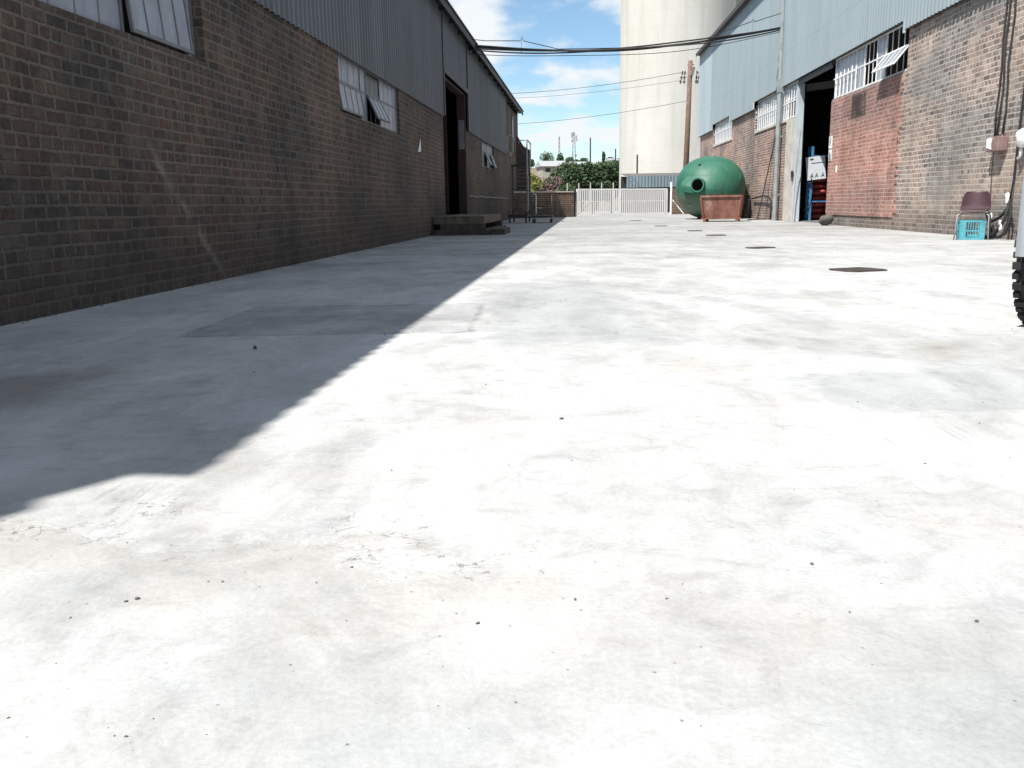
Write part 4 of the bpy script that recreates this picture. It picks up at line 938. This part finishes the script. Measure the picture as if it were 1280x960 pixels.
# ------------------------------------------------------------------ cable bundle between the warehouses
cbn = thing('cable_bundle', 'thick sagging bundle of dark cables strung across the yard between the warehouses', 'cable', (0, 0, 0))
A = LW(.06, 26.2, 5.02); B = RW(-.2, 29.4, 5.86)
def strand(off, sag, r, ph=0, tw=.04):
    m = MB(); pts = []
    for i in range(49):
        t = i/48; p = A.lerp(B, t); p.z -= sag*4*t*(1-t)
        p += Vector((0, tw*math.cos(ph+t*9), tw*math.sin(ph+t*9)+off)); pts.append(p)
    m.tube(pts, r, 6); return m
for i, (o_, s__, r) in enumerate(((0, .30, .030), (.05, .31, .024), (-.04, .30, .021), (-.13, .34, .010), (.03, .35, .018))):
    strand(o_, s__, r, i*1.7, .03 if i else .008).build('strand', plain('bundle_rubber', (.05, .045, .042), .7) if i == 0 else M_dark, cbn, smooth=True)
m = MB(); keys = [(0, .24), (.05, .22), (.155, .26), (.16, .38), (.165, .26), (.27, .05), (.5, .02), (.75, .08), (.83, .24), (.90, .36), (.905, .42), (.91, .34), (1, .44)]
pts = []
for i, (t, dz) in enumerate(keys):
    p = A.lerp(B, t); p.z += -.30*4*t*(1-t)+dz; pts.append(p)
m.tube(pts, .012, 5); m.build('bearer_wire', M_dark, cbn)
m = MB()
for t, dz in ((.158, .34), (.903, .38)):
    p = A.lerp(B, t); p.z -= .30*4*t*(1-t); m.tube([p+Vector((0, 0, -.05)), p+Vector((0, 0, dz))], .010, 5)
m.build('hanger', M_galv, cbn)

# ------------------------------------------------------------------ truck
M_truck = plain('silver_blue_paint', (.42, .47, .50), .35, .08, 3, metal=.15, bump=.02, spec=.5)
M_arch = plain('dark_underbody', (.02, .02, .022), .9)
hd = R_(-31); ch_, sh__ = math.cos(hd), math.sin(hd)
org = Vector((2.705, 4.565, 0)) - Vector((-.845*ch_, -.845*sh__, 0))
tr_ = thing('pickup_truck', 'silver pickup truck at the right edge showing its knobbly front tyre', 'truck', org, hd)
def tyre(parent, x, y, s_):
    w = thing('wheel', None, None, (x, y, .37), R_(-14) if y < 1 else 0); w.parent = parent; R0 = .37; hw = .125
    prof = [(.21, -hw*.8), (.27, -hw), (.33, -hw*1.0), (.362, -hw*.86), (.37, -hw*.6), (.37, hw*.6), (.362, hw*.86), (.33, hw), (.27, hw), (.21, hw*.8)]
    m = MB(); m.lathe(prof, 56, Matrix.Rotation(R_(90), 4, 'Y'))
    for k in range(44):                      # tread lugs, staggered shoulder blocks
        a = 2*math.pi*k/44; T = Matrix.Rotation(a, 4, 'X')
        side = 1 if k % 2 else -1
        m.box(side*.02 if side > 0 else -hw*1.02, hw*1.02 if side > 0 else -.02, -.017, .017, R0-.012, R0+.012, T)
        m.box(hw*.80 if side < 0 else -hw*1.03, hw*1.03 if side < 0 else -hw*.80, -.015, .015, R0-.045, R0+.006, T)
    m.build('tyre', M_black, w, smooth=False)
    m = MB(); m.lathe([(.0001, -.02), (.08, -.02), (.09, .0), (.17, .02), (.205, .08*1), (.212, .10)] if s_ > 0 else [(.0001, .02), (.08, .02), (.09, 0), (.17, -.02), (.205, -.08), (.212, -.10)], 32, Matrix.Rotation(R_(90), 4, 'Y'))
    m.build('rim', M_galv, w, smooth=True); return w
for x, s_ in ((-.72, -1), (.72, 1)):
    for y in (0, 2.85): tyre(tr_, x, y, s_)
# body shell: profile in y,z extruded across x with arches cut
def arch(yc, r, z0, n=10): return [(yc+r*math.cos(a), .37+r*math.sin(a)) for a in [math.pi-math.pi*i/n for i in range(n+1)]]
prof = [(-.66, .42), (-.70, .62), (-.66, .92), (-.2, 1.02), (.55, 1.06), (3.75, 1.06), (3.78, .55), (3.30, .50)]
low = [(3.30, .40)] + arch(2.85, .44, 0)[::-1] + [(2.41, .37), (.44, .37)] + arch(0, .43, 0)[::-1] + [(-.43, .42)]
outline = prof + low
m = MB(); n = len(outline); hwid = .66
for x in (-hwid, hwid):
    for y, z in outline: m.v.append((x*(1 if y > -.45 else .88), y, z))
m.f = [tuple(range(n))[::-1], tuple(range(n, 2*n))] + [(i, (i+1) % n, n+(i+1) % n, n+i) for i in range(n)]
me = m.build('body', M_truck, tr_, bevel=.02)
# flared arch lips
for s_ in (-1, 1):
    for yc in (0, 2.85):
        m = MB(); k = 18
        for i in range(k+1):
            a = math.pi*i/k
            for (rr, xx) in ((.56, .655), (.53, .84), (.46, .925), (.42, .915), (.425, .66)):
                m.v.append((s_*xx, yc+rr*math.cos(a), .37+rr*math.sin(a)))
        for i in range(k):
            for j in range(4): a = i*5+j; m.f.append((a, a+1, a+6, a+5))
        m.build('wheel_arch', M_truck, tr_, smooth=True)
cabp = [(.45, 1.06), (.95, 1.60), (2.2, 1.63), (2.35, 1.06)]
m = MB(); 
for x in (-1, 1):
    for y, z in cabp: m.v.append((x*(.64 if z < 1.3 else .54), y, z))
m.f = [(3, 2, 1, 0), (4, 5, 6, 7)] + [(i, (i+1) % 4, 4+(i+1) % 4, 4+i) for i in range(4)]
m.build('cab', M_truck, tr_, bevel=.03)
m = MB(); m.add([(-.62, .50, 1.12), (.62, .50, 1.12), (.52, .90, 1.55), (-.52, .90, 1.55)], [(0, 1, 2, 3)]); m.v = [(x, y-.03, z+.02) for x, y, z in m.v]; m.build('windscreen', M_paneD, tr_, solid=.005)
for s_ in (-1, 1):
    m = MB(); m.add([(s_*.645, .80, 1.14), (s_*.645, 2.15, 1.14), (s_*.56, 2.08, 1.55), (s_*.56, 1.0, 1.55)], [(0, 1, 2, 3)]); m.build('side_window', M_paneD, tr_, solid=.004)
    m = MB(); m.box(-.10, .10, -.02, .02, -.06, .06); m.build('headlight', M_paneR, tr_, (s_*.50, -.69, .76))
m = MB(); m.box(-.60, .60, -.80, -.70, .42, .56); m.build('bumper', M_arch, tr_, bevel=.02)
m = MB(); m.box(-.38, .38, -.705, -.685, .66, .86); m.build('grille', M_arch, tr_)
m = MB(); m.box(-.55, .55, -.3, 3.5, .30, .45); m.build('chassis', M_arch, tr_)

# ------------------------------------------------------------------ drain covers, patches, pebbles
def cover(lab, p, w, d, rz):
    m = MB(); n = 14; rr = random.Random(int(p[1]*10)); top_ = []; 
    for k in range(n):
        a = 2*math.pi*k/n; c, s = math.cos(a), math.sin(a); q = 1/max(abs(c), abs(s)); q = min(q, 1.25)
        top_.append((c*q*w/2*rr.uniform(.9, 1.03), s*q*d/2*rr.uniform(.9, 1.03)))
    m.v = [(x, y, .002) for x, y in top_]+[(x*.97, y*.97, .012) for x, y in top_]
    m.f = [tuple(range(n, 2*n))]+[(i, (i+1) % n, n+(i+1) % n, n+i) for i in range(n)]
    return tag(m.build('drain_cover', M_rustplate, None, p, rz), lab, 'drain cover', 'dark drain covers along the right side of the yard')
cover('dark rusty drain cover nearest the camera, on the right of the yard', (3.22, 8.2, 0), .46, .42, R_(18))
cover('dark drain cover just beyond the nearest one', (3.48, 12.35, 0), .42, .30, R_(20))
cover('small dark drain cover in the middle distance, in front of the rusty skip', (3.98, 17.2, 0), .38, .4, 0)
cover('small dark drain cover just beyond it, nearer the rusty skip', (4.15, 20.0, 0), .32, .4, 0)
cover('flat dark drain cover on the way to the white gate', (4.15, 24.5, 0), .34, .4, 0)
cover('farthest flat dark drain cover, before the white gate', (4.6, 32.5, 0), .40, .5, 0)
rp_ = random.Random(11)
def chip(p, s):
    m = MB(); m.sphere((0, 0, s*.25), s, 7, 5, (1, rp_.uniform(.5, .9), .5)); o = m.build('stone_chip', M_stone, None, p, rp_.uniform(0, 6), smooth=False)
    for v in o.data.vertices: v.co += Vector(noise.noise_vector(v.co/s*1.3+Vector(p)))*s*.35
    return o
spots = [(-.66, 1.39, .0055, 'dark stone chip left of its twin on the pale concrete at lower left'), (-.645, 1.40, .007, 'longer dark stone chip close beside another at lower left'), (-.06, 1.29, .006, 'dark round stone chip in the lower middle of the yard'), (.15, 2.63, .012, 'dark stone chip alone in the bright middle of the concrete'), (.54, 1.5, .007, 'thin dark stone chip in the lower right of the concrete'), (-1.21, 4.11, .03, 'dark stone chip lying in the shade of the left warehouse'), (.10, 1.37, .006, 'dark stone chip just below the middle of the picture'), (.72, 1.27, .006, 'dark stone chip near the lower right corner of the yard'), (-.30, 1.52, .005, 'tiny dark stone chip left of the centre on the brown coat')]
for x, y, s, lab in spots: tag(chip((x, y, 0), s*.62), lab, 'stone chip', 'loose stone chips on the concrete')
m = MB()
for _ in range(170):
    y = 1.0+14*rp_.random()**2.2; x = rp_.uniform(-1, 1)*(.6*y+.25); s = (.0007+.0022*rp_.random()**2)*(1+y*.25)
    a = rp_.uniform(0, 6.28); T = Matrix.Translation((x, y, 0)) @ Matrix.Rotation(a, 4, 'Z')
    m.add([(-s, -s*.5, 0), (s, -s*.7, 0), (s*.8, s*.6, 0), (-s*.7, s*.5, 0), (0, 0, s*.7)], [(0, 1, 4), (1, 2, 4), (2, 3, 4), (3, 0, 4)], T)
for _ in range(220):                    # dust and crumbs along the foot of the left wall
    y = rp_.uniform(3, 30); x = abs(rp_.gauss(0, .05)); s = rp_.uniform(.003, .013); p = LW(x, y, 0)
    m.add([(-s, -s*.5, 0), (s, -s*.7, 0), (s*.8, s*.6, 0), (-s*.7, s*.5, 0), (0, 0, s*.7)], [(0, 1, 4), (1, 2, 4), (2, 3, 4), (3, 0, 4)], Matrix.Translation(p))
tag(m.build('grit', M_stone, None), 'fine grit and crumbs scattered over the concrete yard', 'grit', None, 'stuff')

# ------------------------------------------------------------------ plants and the far hill
def leaf_mat(name, a, b, c):
    g = G(name); col = g.ramp(g.noise(1.3, 3, .6), [(.3, a), (.52, b), (.72, c)])
    col = g.mix(1, col, g.ramp(g.noise(19, 2, .5), [(.3, .6), (.7, 1.4)]), 'MULTIPLY')
    m = g.done(col, .6, None, 0, .3); 
    return m
M_lf1 = leaf_mat('dark_leaf', (.028, .052, .022), (.045, .078, .032), (.075, .115, .045))
M_lf2 = leaf_mat('olive_leaf', (.05, .07, .03), (.075, .10, .04), (.11, .14, .06))
M_lf3 = leaf_mat('yellow_leaf', (.10, .13, .03), (.19, .21, .05), (.30, .29, .08))
M_pink = leaf_mat('pink_petal', (.20, .085, .12), (.32, .14, .20), (.42, .24, .28))
M_bark = plain('bark', (.11, .085, .065), .9, .3, 8)
def leaves(lobes, n, s, seed, hollow=.5):
    rr = random.Random(seed); m = MB(); vol = [l[3]*l[4]*l[5] for l in lobes]; tot = sum(vol)
    for l, v in zip(lobes, vol):
        cx, cy, cz, rx, ry, rz_ = l
        for _ in range(int(n*v/tot)):
            d = Vector((rr.gauss(0, 1), rr.gauss(0, 1), rr.gauss(0, 1))).normalized()
            q = (hollow+(1-hollow)*rr.random()**.6); q *= 1+.25*noise.noise(d*2.3+Vector((cx, cy, cz+seed)))
            p = Vector((cx+d.x*rx*q, cy+d.y*ry*q, cz+d.z*rz_*q))
            a = Vector((rr.gauss(0, 1), rr.gauss(0, 1), rr.gauss(0, 1))).normalized(); b = a.orthogonal().normalized(); ss = s*rr.uniform(.6, 1.4)
            o = len(m.v); m.v += [tuple(p-a*ss), tuple(p+b*ss*.5), tuple(p+a*ss), tuple(p-b*ss*.5)]; m.f.append((o, o+1, o+2, o+3))
    return m
def tree(name, lab, cat, x, y, h, w, mat, seed, n=2500, s=.12, trunk=.35, group=None, lob=9, zb=None, tall=1):
    z0 = hill(x, y) if zb is None else zb; rr = random.Random(seed); t = thing(name, lab, cat, (x, y, z0), 0, group)
    lobes = []
    for _ in range(lob):
        u = rr.uniform(0, 1); r = w*.5*rr.uniform(.32, .55); hz_ = h*(trunk+(1-trunk)*(.25+.55*u)); sp_ = (w*.5-r)*(1-abs(u-.4)*.7)
        a = rr.uniform(0, 6.28); lobes.append((math.cos(a)*sp_*rr.random()**.4, math.sin(a)*sp_*rr.random()**.4, hz_, r, r, min(r*.9*tall, h-hz_)))
    leaves(lobes, n, s, seed).build('crown', mat, t)
    m = MB(); m.tube([(0, 0, -.2), (.03*w, 0, h*trunk), (0, .02*w, h*.75)], [w*.045, w*.035, w*.012], 8)
    for l in lobes[:6]: m.tube([(.02*w, 0, h*trunk*.9), ((l[0])*.6, l[1]*.6, (h*trunk*.9+l[2])/2), (l[0], l[1], l[2])], [w*.02, w*.014, w*.006], 5)
    m.build('trunk', M_bark, t); return t
# mid-distance dark trees beyond the gate
for i, (px, Y, top_y, w, lab) in enumerate(((708, 80, 200, 4.0, 'dark green bushy tree right of the pink bougainvillea'), (726, 84, 199, 4.0, 'dark bushy tree in the middle of the row beyond the gate, left of centre'), (745, 80, 200, 4.0, 'dark bushy tree in the middle of the row beyond the gate, right of centre'), (764, 83, 201, 4.0, 'dark green bushy tree touching the edge of the silo'), (783, 88, 202, 4.0, 'dark bushy tree half hidden behind the silo'))):
    p = sight(px, top_y, Y); tree('tree', lab, 'tree', p.x, Y, p.z+.06, w, M_lf1, 20+i, 9000, .13, .12, 'dark trees beyond the gate', 12, -.06)
    # lower skirt makes it reach the ground
p = sight(683, 214, 52); bg = tree('bougainvillea', 'pink flowering bougainvillea above the low end wall', 'shrub', p.x, 52, p.z+.05, 1.7, M_lf2, 41, 3000, .06, .1, None, 9, -.05)
rr = random.Random(5); lob = [(rr.uniform(-.5, .6), rr.uniform(-.6, .2), rr.uniform(.9, p.z-.45), .38, .38, .35) for _ in range(10)]
leaves(lob, 1500, .04, 9, .7).build('blossom', M_pink, bg)
p = sight(668, 212, 51); tree('shrub', 'yellow green shrub between the ladder and the pink bougainvillea', 'shrub', p.x-.1, 51, p.z+.05, 1.5, M_lf3, 44, 3000, .06, .1, None, 9, -.05)
p = sight(655, 218, 55); tree('shrub', 'olive shrub behind the corner of the left warehouse', 'shrub', p.x, 55, p.z+.05, 2.2, M_lf2, 45, 2500, .07, .1, None, 9, -.05)
p = sight(700, 207, 66); tree('shrub', 'dark green shrub close behind the pink bougainvillea', 'shrub', p.x, 66, p.z+.05, 2.6, M_lf1, 47, 5000, .10, .1, None, 12, -.05)
# hill trees
hl = [(684, 187, 230, 5.2, 'rounded dark tree on the hill left of the thin mast'), (700, 188, 232, 2.4, 'small dark tree at the foot of the thin mast'), (664, 199, 225, 2.5, 'low dark tree on the hill above the ladder'), (711, 196, 215, 3.6, 'pale green low tree on the hill below the antenna mast'), (730, 197, 240, 3.6, 'flat dark tree on the hill left of the tall pole'), (722, 199, 240, 2.4, 'small low tree on the hill right of the antenna mast'), (755, 189, 225, 1.3, 'narrow dark cypress on the hill'), (763, 196, 226, 3.0, 'dark tree on the hill right of the cypress'), (774, 198, 228, 3.2, 'dark tree on the hill nearest the silo')]
for i, (px, ty, Y, w, lab) in enumerate(hl):
    p = sight(px, ty, Y); z0 = hill(p.x, Y); tree('tree', lab, 'tree', p.x, Y, max(1.5, p.z-z0), w, M_lf1 if i != 3 else M_lf2, 60+i, 1500, .16, .12, None, 9, None, 1.3 if i != 6 else 3)
# houses on the hill
M_hw = plain('cream_plaster', (.34, .32, .28), .8); M_hr = plain('pale_metal_roof', (.34, .35, .36), .6); M_hr2 = plain('grey_tile_roof', (.30, .32, .33), .7)
def house(lab, px, Y, topy, w, h, d, mat, rz=0, rh=1.0):
    p = sight(px, topy, Y); t = thing('house', lab, 'house', (p.x, Y, p.z-h-rh), rz)
    MB().box(-w/2, w/2, -d/2, d/2, -3, h).build('wall', M_hw, t)
    m = MB(); e = .3; m.add([(-w/2-e, -d/2-e, h), (w/2+e, -d/2-e, h), (w/2+e, d/2+e, h), (-w/2-e, d/2+e, h), (-w/2-e, 0, h+rh), (w/2+e, 0, h+rh)], [(0, 1, 5, 4), (2, 3, 4, 5), (1, 2, 5), (3, 0, 4), (0, 3, 2, 1)]); m.build('roof', mat, t)
    for k in (-.3, .3): MB().box(k*w-.4, k*w+.4, -d/2-.02, -d/2+.02, h*.35, h*.8).build('window', M_paneD, t)
house('long pale metal roofed house above the bougainvillea', 690, 150, 201, 4.2, 1.4, 6, M_hr, R_(8), 1.0)
house('grey roofed house just below the thin mast', 703, 160, 206, 5.0, 2.2, 5, M_hr2, R_(-10), 1.2)
house('white roofed house on the hill below the tall pole', 727, 200, 202, 7.5, 2.2, 5, M_hr, 0, .8)
house('small white building on the hill left of the cypress', 747, 205, 204, 5.5, 2.0, 5, M_hr, 0, .6)
house('small cream house on the hill between the trees near the silo', 765, 205, 198, 1.7, 2.8, 3, M_hr, R_(20), .5)
# masts and poles on the hill
def mast(lab, px, ty, Y, w, ant):
    p = sight(px, ty, Y); z0 = hill(p.x, Y); t = thing('antenna_mast', lab, 'mast', (p.x, Y, z0)); H_ = p.z-z0; m = MB()
    for a, b in ((-1, -1), (1, -1), (1, 1), (-1, 1)): m.bar((a*w, b*w, 0), (a*w*.5, b*w*.5, H_*.95), .10)
    k = 0; z = 0
    while z < H_*.9:
        ww = w*(1-.5*z/H_); z2 = z+1.0; w2 = w*(1-.5*z2/H_); m.bar((-ww, -ww, z), (w2, -w2, z2), .045); m.bar((ww, -ww, z), (-w2, -w2, z2), .045); m.bar((ww, -ww, z), (w2, w2, z2), .045); m.bar((-ww, -ww, z), (-w2, w2, z2), .045); z = z2
    m.build('lattice', M_greysteel, t); m = MB(); m.tube([(0, 0, H_*.9), (0, 0, H_)], .06, 6)
    m.build('tip', M_dark, t)
    if ant:
        m = MB()
        for (x, z, h) in ((-.55, .98, 1.2), (-.25, 1.0, 1.2), (.55, .90, .8), (.7, .80, .6), (-.5, .78, .6), (-.35, .42, 1.0), (.5, .36, .6), (-.4, .30, .5)): m.box(x-.1, x+.1, -.3, -.1, H_*z-h, H_*z); m.bar((x, -.2, H_*z-h*.5), (0, -.1, H_*z-h*.5), .05)
        m.build('antenna', M_greysteel, t)
mast('thin lattice mast rising behind the small tree on the hill', 699, 170, 240, .22, False)
mast('lattice mast with clusters of antennas on the hill skyline', 717.5, 165, 220, .40, True)
for px, ty, Y, lab in ((738, 172, 150, 'tall dark bare pole rising over the trees, left of the cypress'), (769.5, 186, 150, 'shorter dark bare pole close to the silo')):
    p = sight(px, ty, Y); z0 = hill(p.x, Y); m = MB(); m.tube([(0, 0, 0), (0, 0, p.z-z0)], [.16, .10], 8); tag(m.build('pole', M_dark, None, (p.x, Y, z0)), lab, 'pole')
